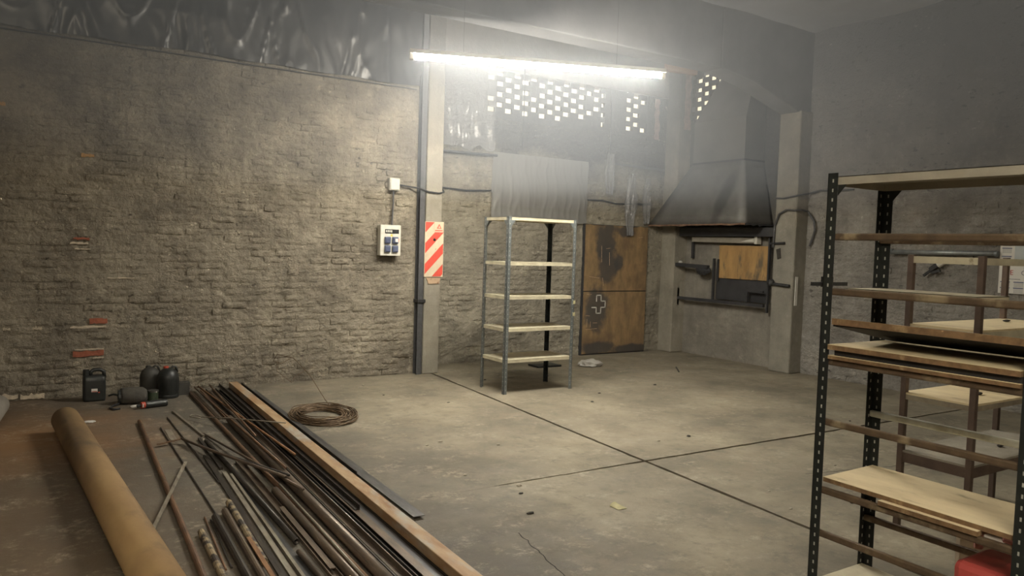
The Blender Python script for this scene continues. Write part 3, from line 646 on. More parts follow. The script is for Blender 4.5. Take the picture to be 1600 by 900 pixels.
tag(MB().poly([(8.943, 7.03, 1.74), (8.943, 7.10, 1.72), (8.943, 7.07, 1.58), (8.943, 7.01, 1.60)], (1, 0, 0), .006).build('leather_tag', 'dark_chip'), 'dark leather scrap hanging on the right column', 'tag')
tag(B(9.0, 9.05, 6.792, 6.80, .95, 1.35).build('pale_strip', 'white_print'), 'pale strip stuck on the side of the right column', 'strip')

# ------------------------------------------------------------------ slotted steel shelving
def post(t, x, y, z1, sx, sy, mat, hole, wd=.04, holes=True, z0=0, step=.05):
    """slotted angle; sx, sy point to the inside of the unit"""
    th = .003
    m = MB().box(*sorted((x, x+sx*wd)), *sorted((y, y+sy*th)), z0, z1).box(*sorted((x, x+sx*th)), *sorted((y, y+sy*wd)), z0, z1)
    p = m.build('post', mat, t)
    if holes:
        h = MB(); z = z0+.04; off = wd*.55; e = .0012
        while z < z1-.03:
            h.box(*sorted((x+sx*(off-.003), x+sx*(off+.003))), *sorted((y-sy*e, y+sy*(th+e))), z, z+.014)
            h.box(*sorted((x-sx*e, x+sx*(th+e))), *sorted((y+sy*(off-.003), y+sy*(off+.003))), z, z+.014)
            z += step
        tag(h.build('slots', hole, p), kind='stuff')
    return p
def tray(t, x0, x1, y0, y1, z, mat, h=.035, name='shelf'):
    m = MB().box(x0, x1, y0, y1, z-.003, z)
    m.box(x0, x1, y0, y0+.003, z-h, z).box(x0, x1, y1-.003, y1, z-h, z).box(x0, x0+.003, y0, y1, z-h, z).box(x1-.003, x1, y0, y1, z-h, z)
    return m.build(name, mat, t)
su = empty('metal_shelving', (4.98, 7.42, 0), 'free-standing grey slotted-angle shelving unit with five cream shelves', 'shelving')
X0, X1, Y0, Y1 = 4.52, 5.46, 7.15, 7.67
for x, y, sx, sy, mt in ((X0, Y0, 1, 1, 'grey_post'), (X1, Y0, -1, 1, 'grey_post'), (X0, Y1, 1, -1, 'grey_post'), (X1, Y1, -1, -1, 'dark_post')):
    post(su, x, y, 1.98, sx, sy, mt, 'hole_light' if mt != 'dark_post' else 'hole_dark', .042)
for z in (1.975, 1.475, 1.095, .735, .385):
    s = tray(su, X0+.006, X1-.006, Y0+.005, Y1-.005, z, 'cream_shelf')
    for x in (X0+.02, X1-.02): MB().rod((x, Y0-.004, z-.018), (x, Y0+.004, z-.018), .007, 6).build('bolt', 'galvanised', s)
for x, sx in ((X0, 1), (X1, -1)):
    for y, sy in ((Y0, 1), (Y1, -1)):
        MB().poly([(x+sx*.04, y+sy*.002, 1.94), (x+sx*.10, y+sy*.002, 1.94), (x+sx*.04, y+sy*.002, 1.87)], (0, 1, 0), .003).build('gusset', 'grey_post', su)
        MB().poly([(x+sx*.002, y+sy*.04, 1.94), (x+sx*.002, y+sy*.10, 1.94), (x+sx*.002, y+sy*.04, 1.87)], (1, 0, 0), .003).build('gusset', 'grey_post', su)
for z in (.86, 1.0): B(5.445, 5.475, Y0-.004, Y0, z, z+.04).build('sticker', 'leaf', su)
tag(B(5.95, 6.35, 8.55, 8.8, .0, .025).build('black_plate', 'dark_plastic', bevel=.008), 'flat black plate on the floor behind the shelving', 'plate')

# near rack
nr = empty('slotted_rack', (3.1, 1.62, 0), 'near black slotted-angle rack with bare rails and loose boards', 'rack')
A0, A1, C0, C1 = 2.89, 3.30, 1.20, 2.045
for x, y, sx, sy in ((A0, C1, 1, -1), (A1, C1, -1, -1), (A0, C0, 1, 1), (A1, C0, -1, 1)):
    post(nr, x, y, 2.0, sx, sy, 'black_post', 'hole_light', .046, step=.04)
tray(nr, A0+.005, A1-.005, C0+.005, C1-.005, 1.985, 'dusty_shelf', .035)
for x, sx in ((A0, 1), (A1, -1)): MB().poly([(x+sx*.004, C1-.046, 1.95), (x+sx*.004, C1-.085, 1.95), (x+sx*.004, C1-.046, 1.905)], (1, 0, 0), .003).build('gusset', 'black_post', nr)
def angle_bar(name, t, p0, p1, mat, s=.035, flip=1):
    return MB().prism([(0, 0), (flip*s, 0), (flip*s, .003), (flip*.003, .003), (flip*.003, s), (0, s)], p0, p1).build(name, mat, t)
RAIL = [(A0, 1.72, 'bronze_rail'), (A1-.003, 1.715, 'bronze_rail'), (A0, 1.488, 'bronze_rail'), (A0, .93, 'bronze_rail'), (A1-.003, .925, 'bright_rail'), (A0, .634, 'bronze_rail'), (A1-.003, .634, 'bronze_rail'), (A0, .445, 'bronze_rail'), (A1-.003, .44, 'bronze_rail'), (A0, 1.19, 'bronze_rail'), (A1-.003, 1.19, 'bronze_rail')]
for x, z, mt in RAIL:
    front = x < 3.0
    xr = x+(.016 if front else -.012); MB().bar((xr, C1-.004, z+.012), (xr, C0+.004, z+.012), .022, .03).build('rail', mt, nr, bevel=.007)
tray(nr, A0+.17, A1+.005, C1-.55, C1-.005, 1.512, 'cream_shelf', .03)
B(A0+.02, A1-.02, C0+.01, C1-.005, .215, .235).build('bottom_shelf', 'cream_shelf', nr)
for z in (1.96, 1.74, 1.50, 1.2, .945, .665, .46):
    MB().rod((A0+.02, C1-.004, z), (A0+.02, C1+.006, z), .006, 6).build('bolt', 'galvanised', nr)
# boards on it
def board(p, label, m2='plywood_edge', top='plywood_top', t=.018, name='plywood_board', grp=None):
    """p: 4 corners of the top face; edges and underside browner than the face"""
    o = empty(name, sum((Vector(q) for q in p), Vector())/4, label, 'board', grp); P = [Vector(q) for q in p]
    n = (P[1]-P[0]).cross(P[3]-P[0]).normalized(); n = n if n.z > 0 else -n
    MB().poly([q-n*.0015 for q in P], -n, t).build('core', m2, o); MB().poly(P, -n, .0015).build('face', top, o)
    return o
board([(2.905, 1.215, .70), (3.29, 1.215, .70), (3.29, 2.02, .70), (2.915, 2.01, .70)], 'pale plywood board lying on the lower rails of the near rack')
board([(2.885, 1.36, .681), (3.2, 1.36, .681), (3.2, 1.74, .681), (2.885, 1.74, .681)], 'short offcut board under the pale plywood on the near rack')
board([(2.875, 1.25, 1.278), (3.29, 1.25, 1.278), (3.29, 1.995, 1.278), (2.875, 1.995, 1.278)], 'pale-faced board at the top of the flat stack on the near rack', t=.02)
board([(2.895, 1.25, 1.257), (3.29, 1.25, 1.257), (3.29, 1.975, 1.257), (2.895, 1.975, 1.257)], 'dark filler for the shaded gap in the stack on the near rack', 'dark_board', 'dark_board', t=.024)  # near-black slab stands in for the shade between the boards
board([(2.88, 1.25, 1.232), (3.29, 1.25, 1.232), (3.29, 1.995, 1.232), (2.88, 1.995, 1.232)], 'brown board at the bottom of the stack on the near rack', t=.014)
tb = board([(2.90, 1.25, 1.385), (3.25, 1.25, 1.30), (3.25, 1.93, 1.30), (2.90, 1.99, 1.372)], 'dark-bellied board tilted up on the stack in the near rack', 'dark_board', 'plywood_edge', t=.016)
B(2.888, 2.90, 1.25, 1.99, 1.362, 1.388).build('edge_strip', 'plywood_edge', tb)
tl = empty('clamp_tool', (2.93, 2.06, 1.515), 'black bar clamp lying across the third level of the near rack', 'tool')
MB().bar((2.86, 2.075, 1.529), (3.08, 2.062, 1.529), .016, .016).build('bar', 'cable_black', tl); B(2.94, 2.97, 2.05, 2.09, 1.515, 1.56).build('jaw', 'cable_black', tl)
# red case and cream can at the bottom
rc = empty('red_case', (3.1, 1.35, .236), 'red plastic tool case on the bottom shelf of the near rack', 'case')
B(2.96, 3.22, 1.08, 1.47, .236, .43).build('body', 'red_plastic', rc, bevel=.025); B(2.955, 3.225, 1.075, 1.475, .43, .525).build('lid', 'red_plastic', rc, bevel=.025)
cc = empty('cream_can', (3.5, 1.5, 0), 'cream plastic can with pink strap standing behind the red case', 'can')
B(3.36, 3.62, 1.30, 1.68, 0, .50).build('body', 'cream_plastic', cc, bevel=.03); B(3.38, 3.60, 1.30, 1.50, .50, .525).build('lid', 'pink_plastic', cc, bevel=.01)
MB().path([(3.36, 1.74, .57), (3.36, 1.66, .565), (3.355, 1.59, .55), (3.345, 1.57, .52), (3.345, 1.57, .46)], .018, 8).build('strap', 'pink_plastic', cc)
MB().bar((3.46, 1.62, .52), (3.48, 1.50, .535), .08, .03).build('latch', 'cream_plastic', cc, bevel=.006); MB().rod((3.46, 1.56, .53), (3.46, 1.56, .56), .015).build('button', 'dark_plastic', cc)

# brown frame rack behind
fr = empty('brown_frame_rack', (5.15, 2.4, 0), 'brown welded-frame rack with thin board shelves behind the near rack', 'rack')
P0, P1, Q0, Q1 = 4.53, 5.72, 2.19, 2.63
for x in (P0, P1-.035):
    for y in (Q0, Q1-.035): B(x, x+.035, y, y+.035, 0, 1.675).build('leg', 'brown_frame', fr, bevel=.003)
def frame_rails(z, h, mat='brown_frame', sides='lrfb'):
    for y in (Q0+.004, Q1-.03): B(P0+.035, P1-.035, y, y+.025, z-h, z).build('rail', mat, fr)
    for x in (P0+.004, P1-.03): B(x, x+.025, Q0+.035, Q1-.035, z-h, z).build('rail', 'cream_shelf' if mat == 'cream_shelf' else mat, fr)
frame_rails(1.665, .04, 'cream_shelf')
for z, h, mt in ((1.245, .045, 'cream_shelf'), (.825, .03, 'weathered_wood'), (.47, .06, 'brown_frame')):
    frame_rails(z, h, mt)
    B(P0+.005, P1-.005, Q0+.005, Q1-.005, z, z+.012).build('shelf', 'concrete_column' if mt == 'brown_frame' else 'plywood_top', fr)
for k, (x, y, z, l) in enumerate(((4.9, 2.35, .838, .06), (5.15, 2.5, .838, .05), (5.35, 2.4, .838, .09), (5.4, 2.45, 1.258, .07), (5.2, 2.35, .483, .05))):
    lb = {.838: 'dark metal scrap on the middle shelf of the brown frame rack', 1.258: 'dark metal scrap on the upper shelf of the brown frame rack', .483: 'dark metal scrap on the lowest shelf of the brown frame rack'}[z]
    tag(lump((x, y, z+.008), .016, k, 8, 5, (l/.03, 1, .5), z).build('scrap', 'dark_chip'), lb, 'scrap', 'scraps on the brown frame rack')
# things on the right wall
wt = empty('wall_tube', (9.13, 4.9, 1.70), 'grey metal tube fitting fixed along the right wall beside the calendar', 'tube')
MB().rod((9.13, 5.51, 1.725), (9.13, 4.29, 1.735), .028, 14).build('tube', 'galvanised', wt, smooth=True)
for y in (5.51, 4.29): MB().rod((9.13, y-.015, 1.73), (9.13, y+.015, 1.73), .034, 14).build('end_cap', 'grey_post', wt)
for y in (5.3, 4.5): B(9.13, 9.2, y-.01, y+.01, 1.72, 1.74).build('bracket', 'grey_post', wt)
ht = empty('hanging_tool', (9.15, 4.95, 1.47), 'dark hand tool hanging on the right wall', 'tool')
MB().rod((9.14, 4.86, 1.63), (9.14, 4.93, 1.58), .035, 8).build('head', 'white_plastic', ht); MB().bar((9.14, 4.92, 1.60), (9.14, 5.02, 1.52), .05, .06).build('body', 'cable_black', ht, bevel=.01)
MB().bar((9.14, 5.0, 1.53), (9.14, 5.10, 1.45), .025, .025).build('spike', 'cable_black', ht); MB().bar((9.13, 4.90, 1.52), (9.13, 5.0, 1.49), .02, .03).build('trigger', 'cable_black', ht)
cal = empty('wall_calendar', (9.18, 4.0, 1.30), 'printed paper wall calendar with month columns on the right wall', 'calendar')
CX = 9.165
B(CX, CX+.006, 3.72, 4.27, 1.30, 1.885).build('sheet', 'paper', cal)
def printed(y0, y1, z0, z1, mat, nm='print', d=.0015): return B(CX-d, CX, y0, y1, z0, z1).build(nm, mat, cal)
mbg = MB(); mbb = MB()
for col in range(4):
    ya = 4.26-col*.135
    for z in (1.862, 1.79, 1.70, 1.42, 1.355):
        if col in (1, 2) and z > 1.6: continue
        mbb.box(CX-.0015, CX, ya-.11, ya-.01, z, z+.012)
        for r_ in range(3):
            for c_ in range(7):
                mbg.box(CX-.0012, CX, ya-.018-c_*.0135-.006, ya-.018-c_*.0135, z-.016-r_*.015, z-.006-r_*.015)
tag(mbg.build('printed_dates', 'print_grey', cal), kind='stuff'); tag(mbb.build('month_headings', 'print_blue', cal), kind='stuff')
printed(3.90, 4.12, 1.66, 1.87, 'print_photo', 'printed_picture'); printed(3.73, 3.9, 1.62, 1.87, 'plywood_edge', 'printed_picture'); printed(3.8, 4.02, 1.57, 1.64, 'print_grey', 'printed_picture')
def text(s, y, z, size, mat, parent, nm='lettering'):
    cu = bpy.data.curves.new('t', 'FONT'); cu.body = s; cu.size = size; cu.extrude = .0006
    to = bpy.data.objects.new('t', cu); COL.objects.link(to); dg = bpy.context.evaluated_depsgraph_get(); dg.update()
    me = bpy.data.meshes.new_from_object(to.evaluated_get(dg)); bpy.data.objects.remove(to); me.materials.append(MATS[mat])
    o = bpy.data.objects.new(nm, me); COL.objects.link(o); o.parent = parent
    o.matrix_local = Matrix.Translation(Vector((CX-.002, y, z))-wloc(parent)) @ Matrix.Rotation(-math.pi/2, 4, 'Z') @ Matrix.Rotation(math.pi/2, 4, 'X')
    return o
text('BE', 4.20, 1.505, .075, 'print_red', cal); text('O', 4.045, 1.505, .075, 'print_grey', cal)
printed(4.05, 4.16, 1.455, 1.462, 'print_grey', 'printed_line'); printed(3.80, 3.95, 1.455, 1.462, 'print_grey', 'printed_line')

# ------------------------------------------------------------------ steel stock on the floor
G = 'steel bars lying in the pile'
def item(name, mb, mat, label, cat='steel bar', grp=None, smooth=False): return tag(mb.build(name, mat, smooth=smooth), label, cat, grp)
def P3(x, y, z): return Vector((x, y, z))
# heavy rusty beam
bm_ = empty('rusty_beam', (1.88, 5.6, 0), 'long rusty rectangular steel beam on the floor-side edge of the pile', 'steel beam')
a, b = P3(1.965, 8.66, .045), P3(1.80, 2.5, .045)
MB().prism([(-.045, -.03), (.045, -.03), (.045, .03), (-.045, .03)], a, b).build('beam', 'beam_rust', bm_, bevel=.004)
MB().prism([(-.05, -.044), (.05, -.044), (.05, -.032), (-.05, -.032)], a, b).build('lower_flange', 'steel_dark', bm_)
item('steel_channel_bar', MB().prism([(-.025, 0), (.025, 0), (.025, .05), (.019, .05), (.019, .006), (-.019, .006), (-.019, .05), (-.025, .05)], P3(2.047, 8.72, .002), P3(1.948, 5.0, .002)), 'steel_dark', 'black steel channel lying along the outer side of the rusty beam')
item('steel_strip', MB().prism([(-.035, -.002), (.04, -.002), (.04, .002), (-.035, .002)], P3(2.118, 8.5, .006), P3(2.012, 4.08, .02)), 'steel_grey', 'thin grey steel strip on the floor beside the rusty beam')
ANG = lambda s, f=1: [(0, 0), (f*s, 0), (f*s, .004), (f*.004, .004), (f*.004, s), (0, s)]
FLAT = lambda w, h: [(-w/2, 0), (w/2, 0), (w/2, h), (-w/2, h)]
RND = lambda r, n=10: [(r*math.cos(2*math.pi*i/n), r+r*math.sin(2*math.pi*i/n)) for i in range(n)]
def chan(w, h): return [(-w/2, 0), (w/2, 0), (w/2, h), (w/2-.004, h), (w/2-.004, .004), (-w/2+.004, .004), (-w/2+.004, h), (-w/2, h)]
PILE = [  # name, profile, far (x,y), near (x,y), z, material, label
 ('flat_bar', FLAT(.055, .012), (1.88, 8.55), (1.718, 2.7), .0, 'steel_grey', 'dark blue-grey flat bar lying against the rusty beam'),
 ('round_bar', RND(.013), (1.836, 8.6), (1.676, 2.6), .0, 'steel_orange', 'orange rusted round bar beside the blue-grey flat bar'),
 ('channel_bar', chan(.05, .03), (1.795, 8.62), (1.635, 2.6), 0, 'steel_dark', 'dark open channel next to the orange round bar'),
 ('round_bar', RND(.01), (1.757, 8.6), (1.598, 2.6), .0, 'steel_grey', 'grey round bar between the dark channel and brown angle iron'),
 ('angle_bar', ANG(.035, 1), (1.743, 8.63), (1.585, 2.6), 0, 'steel_brown', 'brown angle iron in the middle of the pile'),
 ('angle_bar', ANG(.034, -1), (1.668, 8.60), (1.513, 2.7), .0, 'steel_dark', 'dark angle iron turned towards the big pipe'),
 ('flat_bar', FLAT(.02, .03), (1.592, 6.3), (1.4995, 2.7), .0, 'steel_brown', 'brown flat bar on edge between the big pipe and angle irons'),
 ('square_bar', FLAT(.02, .02), (1.627, 8.62), (1.578, 7.2), .0, 'steel_rust', 'rusty square bar ending before the big pipe'),
 ('round_bar', RND(.009), (1.60, 8.63), (1.72, 5.6), .045, 'steel_orange', 'thin orange rod lying askew over the pile'),
 ('round_bar', RND(.008), (1.70, 8.55), (1.585, 6.2), .065, 'steel_rust', 'short rusty rod at the wall end of the pile'),
 ('flat_bar', FLAT(.035, .008), (1.545, 8.65), (1.53, 7.2), .0, 'steel_brown', 'short brown flat bar at the wall end of the pile'),
 ('round_bar', RND(.009), (1.57, 8.68), (1.535, 5.2), (.03, .074), 'steel_rust', 'rusty rod lying on top of the big pipe'),
 ('angle_bar', ANG(.03, 1), (1.82, 8.66), (1.72, 4.3), .04, 'steel_dark', 'dark angle iron overlapping the orange round bar'),
 ('flat_bar', FLAT(.045, .006), (1.80, 7.9), (1.655, 2.7), .032, 'steel_brown', 'brown flat strip lying over the dark channel'),
]
def zz(z): return z if isinstance(z, tuple) else (z, z)
for nm, prof, fa, ne, z, mt, lb in PILE:
    item(nm, MB().prism(prof, P3(*fa, zz(z)[0]), P3(*ne, zz(z)[1])), mt, lb, smooth=nm == 'round_bar')
def pipe(nm, fa, ne, r, mt, lb, z=0, t=.004): return item(nm, MB().hollow(P3(*fa, z+r), P3(*ne, z+r), r, t), mt, lb, 'steel pipe', smooth=True)
pipe('steel_pipe', (1.57, 7.05), (1.455, 2.6), .031, 'steel_brown', 'thick brown steel pipe lying along the middle of the pile', .008)
pipe('steel_pipe', (1.49, 8.46), (1.40, 2.7), .017, 'steel_rust', 'long rusty pipe along the inner edge of the pile')
pipe('steel_pipe', (1.386, 4.92), (1.343, 2.7), .026, 'steel_brown', 'shorter brown pipe ending under the bent bar')
pipe('steel_pipe', (1.25, 6.41), (1.255, 4.03), .016, 'steel_dark', 'dark pipe with an open end facing the room', .006)
pipe('steel_pipe', (1.225, 3.9), (1.215, 2.9), .014, 'steel_brown', 'short narrow brown pipe beside the open-ended dark pipe', .006)
MORE = [
 ('round_bar', RND(.007), (1.42, 4.94), (1.365, 3.0), .05, 'steel_pale', 'thin bright rod lying beside the shorter brown pipe'),
 ('channel_bar', chan(.05, .022), (1.352, 5.75), (1.282, 2.8), 0, 'steel_brown', 'wide shallow brown channel between two pipes'),
 ('flat_bar', FLAT(.03, .005), (1.335, 4.6), (1.305, 3.6), .023, 'steel_brown', 'short flat bar lying over the shallow channel'),
 ('flat_bar', FLAT(.028, .012), (1.198, 5.52), (1.09, 3.0), .005, 'steel_pale', 'pale galvanised flat bar'),
 ('flat_bar', FLAT(.016, .022), (1.222, 5.42), (1.13, 3.0), .005, 'steel_pale', 'narrow bright bar standing on edge beside the pale flat bar'),
 ('flat_bar', FLAT(.06, .004), (1.222, 5.4), (1.165, 3.0), .0, 'steel_grey', 'grey flat plate strip under the bright bars'),
 ('flat_bar', FLAT(.035, .014), (1.17, 6.02), (1.05, 3.0), .0, 'steel_dark', 'dark flat bar left of the pale flat bar'),
 ('thick_rod', RND(.02, 12), (1.08, 4.84), (1.035, 3.85), .0, 'steel_mottled', 'short thick rod with soil-crusted far end'),
 ('thick_rod', RND(.02, 12), (1.025, 4.70), (.96, 3.2), .0, 'steel_brown', 'thick brown rod with pale rounded tip'),
 ('thick_rod', RND(.021, 12), (.955, 4.62), (.90, 3.2), .0, 'steel_dark', 'thick dark rod standing apart from the pile'),
 ('thick_rod', RND(.019, 12), (.84, 4.42), (.81, 3.4), .0, 'steel_mottled', 'mottled flaking rod nearest the long rusty rod'),
 ('thin_rod', RND(.006), (.91, 4.68), (.855, 3.88), .0, 'steel_rust', 'left one of two thin rods between the thick rods'),
 ('thin_rod', RND(.006), (.93, 4.62), (.885, 3.89), .0, 'steel_dark', 'right one of two thin rods between the thick rods'),
 ('flat_bar', FLAT(.022, .008), (1.03, 4.15), (1.0, 3.3), .041, 'steel_orange', 'rusty orange flat strip between thick rods'),
 ('long_rod', RND(.017, 12), (.88, 7.36), (.71, 3.1), .0, 'steel_rust', 'long rusty rod lying alone beside the wide tube'),
 ('flat_bar', FLAT(.022, .006), (.995, 5.80), (.585, 4.44), .036, 'steel_pale', 'pale flat bar crossing over the long rusty rod'),
 ('thin_rod', RND(.006), (1.01, 7.08), (.975, 4.62), .0, 'steel_dark', 'thin dark rod lying apart from the pile'),
 ('thin_rod', RND(.006), (1.12, 7.45), (1.12, 5.3), .0, 'steel_dark', 'thin dark rod passing under the bent bar'),
 ('flat_offcut', FLAT(.05, .004), (1.055, 7.0), (1.045, 6.62), .0, 'steel_pale', 'small pale flat offcut beside a thin dark rod'),
 ('square_bar', FLAT(.02, .016), (1.205, 7.70), (1.275, 6.63), .0, 'steel_pale', 'pale square bar pointing to the black jug'),
 ('round_bar', RND(.009), (1.285, 6.72), (1.50, 4.7), (.0, .072), 'steel_brown', 'brown round bar leaning from the pale square bar to the pile'),
 ('square_bar', FLAT(.022, .02), (1.225, 6.55), (1.20, 5.62), .0, 'steel_dark', 'dark square bar under the bent bar'),
]
for nm, prof, fa, ne, z, mt, lb in MORE:
    item(nm, MB().prism(prof, P3(*fa, zz(z)[0]), P3(*ne, zz(z)[1])), mt, lb, smooth='r' == nm[0])
bb = empty('bent_bar', (1.2, 5.8, 0), 'bent double bar with a flattened end lying across the loose steel', 'steel bar')
MB().bar((.90, 6.46, .02), (1.09, 6.49, .04), .03, .006).build('flat_end', 'steel_rust', bb)
MB().path([(1.08, 6.49, .04), (1.2, 5.95, .06), (1.46, 4.95, .10)], .010, 8).build('bar', 'steel_brown', bb, smooth=True); MB().path([(1.10, 6.48, .03), (1.235, 5.93, .05), (1.49, 4.97, .10)], .009, 8).build('bar', 'steel_dark', bb, smooth=True)
item('hook_rod', MB().path([(1.34, 7.12, .05), (1.30, 7.16, .05), (1.27, 7.22, .05), (1.29, 7.28, .05), (1.33, 7.27, .05), (1.36, 7.16, .05), (1.53, 6.86, .085), (1.86, 6.32, .125)], .005, 6), 'steel_pale', 'thin rod with a looped end lying over the pile', smooth=True)

# wide tubes
bt = empty('wide_tube', (.45, 5.3, 0), 'wide brown cardboard-like tube lying on the floor left of the steel', 'tube')
MB().hollow((.315, 7.27, .105), (.575, 2.6, .105), .105, .008, 40).build('tube', 'kraft_tube', bt, smooth=True)
MB().rod((.3165, 7.25, .105), (.318, 7.20, .105), .096, 32).build('end_plug', 'kraft_tube', bt)
pt = empty('pale_tube', (-.2, 7.4, 0), 'pale tube end on the floor beside the wide brown tube', 'tube')
MB().hollow((-.17, 8.15, .1), (-.36, 6.3, .1), .09, .01, 30).build('tube', 'pale_tube', pt, smooth=True); MB().rod((-.172, 8.13, .1), (-.175, 8.10, .1), .08, 24).build('end_plug', 'pale_tube', pt)

# coil of wire
cl = empty('wire_coil', (2.38, 6.9, 0), 'coil of rusty wire lying on the floor beside the steel pile', 'wire coil')
r_ = random.Random(21); strands = MB(); pts = []
for k in range(30):
    R_ = r_.uniform(.21, .33); cx_, cy_ = 2.385+r_.uniform(-.03, .03), 6.92+r_.uniform(-.04, .04); z_ = .008+abs(r_.gauss(0, .022)); tl_ = r_.uniform(-.012, .012); p_ = r_.uniform(0, 6.28)
    strands.path([(cx_+R_*math.cos(t*math.pi/14)*.92, cy_+R_*1.28*math.sin(t*math.pi/14), max(.006, z_+tl_*math.cos(t*math.pi/14+p_)*1.5+.006*math.sin(t*.9+p_))) for t in range(29)], .0042, 5)
tag(strands.build('windings', 'wire_rust', cl, smooth=True), kind='stuff')
MB().path([(2.55, 7.2, .04), (2.57, 7.4, .06), (2.6, 8.0, .22), (2.55, 8.4, .34), (2.43, 8.62, .36), (2.40, 8.66, .28), (2.5, 8.7, .24), (2.6, 8.68, .30)], .004, 6).build('loose_end', 'wire_rust', cl, smooth=True)
MB().path([(2.45, 8.64, .33), (2.38, 8.45, .2), (2.5, 8.3, .09), (2.6, 8.5, .12), (2.75, 8.6, .16)], .003, 6).build('loose_end', 'wire_rust', cl, smooth=True)

# ------------------------------------------------------------------ canisters and clutter by the wall
def rrect(cx_, cy_, hx, hy, z, rd=.03, n=4):
    out = []
    for qx, qy, a0 in ((1, 1, 0), (-1, 1, 90), (-1, -1, 180), (1, -1, 270)):
        for i in range(n+1):
            a = math.radians(a0+90*i/n); out.append((cx_+qx*(hx-rd)+rd*math.cos(a), cy_+qy*(hy-rd)+rd*math.sin(a), z))
    return out
jc = empty('jerrycan', (.615, 8.55, 0), 'black jerrycan with a moulded handle and white label by the wall', 'canister')
c0, c1 = .615, 8.56
MB().loft([rrect(c0, c1, .095, .06, 0, .025), rrect(c0, c1, .10, .065, .02, .03), rrect(c0, c1, .10, .065, .20, .03), rrect(c0, c1, .097, .062, .235, .03), rrect(c0-.012, c1, .08, .045, .255, .02)]).build('body', 'dark_plastic', jc, smooth=True)
MB().path([(c0-.03, c1, .25), (c0-.03, c1, .285), (c0-.005, c1, .305), (c0+.05, c1, .305), (c0+.085, c1, .285), (c0+.09, c1, .22)], .018, 8).build('handle', 'dark_plastic', jc, smooth=True)
MB().rod((c0-.07, c1, .24), (c0-.07, c1, .31), .028, 14).build('cap', 'dark_plastic', jc)
B(c0-.028, c0+.025, c1-.069, c1-.064, .095, .127).build('label_sticker', 'white_print', jc); B(c0-.025, c0+.02, c1-.070, c1-.068, .097, .104).build('sticker_print', 'orange_red', jc); B(c0+.03, c0+.045, c1-.069, c1-.064, .085, .095).build('small_mark', 'orange_red', jc)
def jug(name, x, y, r, h, mat, label, cap):
    o = empty(name, (x, y, 0), label, 'canister')
    prof = [(.92, 0), (1, .03), (1, .10), (.96, .12), (1, .14), (1, .62), (.97, .70), (.8, .84), (.45, .93), (.3, .95)]
    MB().loft([[(x+r*k*math.cos(2*math.pi*i/18), y+r*k*math.sin(2*math.pi*i/18), h*q) for i in range(18)] for k, q in prof]).build('body', mat, o, smooth=True)
    MB().rod((x-.02, y, h*.93), (x-.02, y, h*1.0), r*.24, 12).build('cap', cap, o)
    MB().path([(x+.02, y-.01, h*.90), (x+.04, y-.01, h*.99), (x+.07, y-.01, h*.97), (x+.085, y-.01, h*.80)], .012, 8).build('handle', mat, o, smooth=True)
jug('plastic_jug', 1.275, 8.45, .105, .32, 'dark_plastic', 'black plastic jug with red cap next to the steel pile', 'orange_red')
jug('plastic_jug', 1.13, 8.62, .10, .31, 'dusty_dark_plastic', 'dusty dark jug standing behind the red-capped jug', 'dusty_dark_plastic')
tag(MB().loft([rrect(1.43, 8.55, .06, .05, 0, .01), rrect(1.43, 8.55, .065, .055, .13, .01)]).build('small_tub', 'dusty_dark_plastic'), 'small dark tub between the red-capped jug and steel pile', 'tub')
wb = empty('wrapped_bundle', (.93, 8.3, 0), 'grey wrapped machine bundle with a dark front and trailing cord', 'bundle')
MB().loft([[(.82+.22*t, 8.28+hy*math.cos(a)-.02*t, max(.0, .075+hz*math.sin(a))) for a in [2*math.pi*i/14 for i in range(14)]] for t, hy, hz in ((0, .085, .07), (.1, .10, .082), (.5, .105, .085), (.9, .10, .08), (1.05, .07, .055))]).build('wrap', 'dusty_cloth', wb, smooth=True)
MB().rod((.80, 8.27, .072), (.825, 8.27, .072), .07, 14).build('motor_end', 'dark_plastic', wb)
MB().path([(.81, 8.25, .09), (.76, 8.28, .10), (.72, 8.3, .085)], .01, 6).build('spout', 'dark_plastic', wb); MB().path([(.80, 8.2, .02), (.74, 8.15, .012), (.71, 8.05, .012), (.74, 7.98, .012), (.79, 8.0, .012)], .01, 6).build('cord', 'cable_black', wb, smooth=True)
gj = empty('green_jar', (1.11, 8.28, 0), 'small dark green jar in front of the dusty jug', 'jar')
MB().rod((1.11, 8.28, 0), (1.11, 8.28, .10), .05, 16).build('body', 'green_plastic', gj, bevel=.006); MB().rod((1.11, 8.28, .10), (1.11, 8.28, .115), .053, 16).build('rim', 'dusty_dark_plastic', gj)
ob = empty('oil_bottle', (1.08, 8.0, 0), 'black bottle with red collar lying in front of the canisters', 'bottle')
MB().rod((1.0, 7.97, .035), (1.20, 8.02, .035), .035, 16).build('body', 'dark_plastic', ob, bevel=.008); MB().rod((.965, 7.961, .035), (1.0, 7.97, .035), .030, 14).build('collar', 'orange_red', ob); MB().rod((.93, 7.952, .03), (.965, 7.961, .033), .016, 12).build('cap', 'dark_plastic', ob); B(.975, .985, 7.93, 7.935, .02, .05).build('white_mark', 'white_print', ob)
MB().bar((1.02, 7.938, .045), (1.19, 7.982, .045), .002, .008).build('painted_highlight', 'galvanised', ob)  # pale strip painted in as the bottle's glossy highlight
tag(lump((.93, 8.05, .012), .035, 4, sq=(1.5, .6, .4), zmin=0).build('foil_scrap', 'crumpled_film'), 'shiny crumpled foil scrap beside the oil bottle', 'scrap')

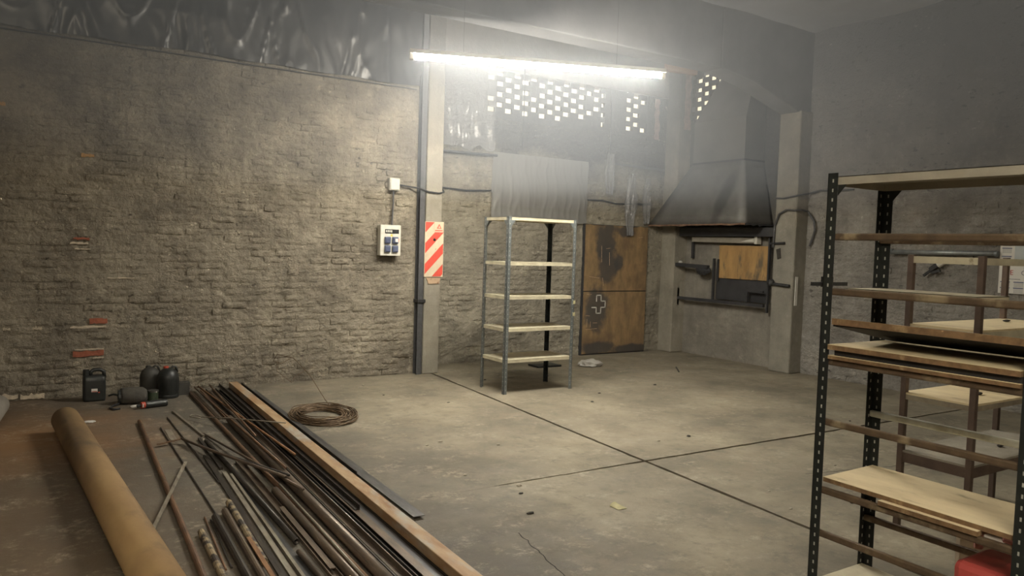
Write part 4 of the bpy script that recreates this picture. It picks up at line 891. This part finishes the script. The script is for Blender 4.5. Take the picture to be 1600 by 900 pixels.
# ------------------------------------------------------------------ litter
pb_ = tag(lump((6.78, 8.45, .03), .14, 8, 20, 12, (1.3, .9, .45), 0).build('plastic_bag', 'crumpled_film'), 'crumpled clear plastic bag on the floor before the rusty door', 'plastic bag')
tag(MB().grid(lambda a, b: (3.19+.07*a, 3.64+.09*b, .004+.02*math.sin(a*3)*b), 5, 5).build('dry_leaf', 'leaf', solid=.002), 'dry yellowish leaf on the open floor', 'leaf')
tag(lump((.51, 7.55, .008), .03, 5, 10, 6, (1.6, .8, .4), 0).build('paper_scrap', 'white_print'), 'white paper scrap on the floor behind the wide tube', 'paper')
tag(MB().bar((7.58, 7.52, .01), (7.75, 7.75, .03), .015, .012).build('twig', 'dark_chip'), 'dark stick on the floor before the forge bay', 'stick')
r_ = random.Random(9)
for k in range(46):
    x, y = r_.uniform(2.3, 8.2), r_.uniform(2.6, 8.6)
    if 4.3 < x < 5.7 and 7 < y < 8 or x > 2.7 and y < 2.8: continue
    dk = r_.random() < .45; s = r_.uniform(.008, .02)
    tag(lump((x, y, s*.3), s, k, 7, 5, (r_.uniform(1, 1.8), 1, .5), 0).build('dark_chip' if dk else 'mortar_chip', 'dark_chip' if dk else 'stone_chip'),
        'small dark crumb on the open concrete floor' if dk else 'small pale mortar crumb on the open concrete floor', 'debris', 'dark crumbs on the floor' if dk else 'pale crumbs on the floor')

# ------------------------------------------------------------------ smoke haze under the roof
def haze(name, z0, z1, dens):
    m = bpy.data.materials.new(name); m.use_nodes = True; nt = m.node_tree; nt.nodes.clear()
    o = nt.nodes.new('ShaderNodeOutputMaterial'); v = nt.nodes.new('ShaderNodeVolumeScatter')
    v.inputs['Color'].default_value = (.84, .91, 1, 1); v.inputs['Density'].default_value = dens; v.inputs['Anisotropy'].default_value = .0
    nt.links.new(v.outputs[0], o.inputs['Volume']); MATS[name] = m
    ob_ = B(-3.98, 9.6, -3.98, 9.7, z0, z1).build('smoke_haze', name); return tag(ob_, 'thin grey smoke haze gathered under the roof', 'smoke', kind='stuff')
haze('haze_upper', 2.2, CEIL+.05, .052)
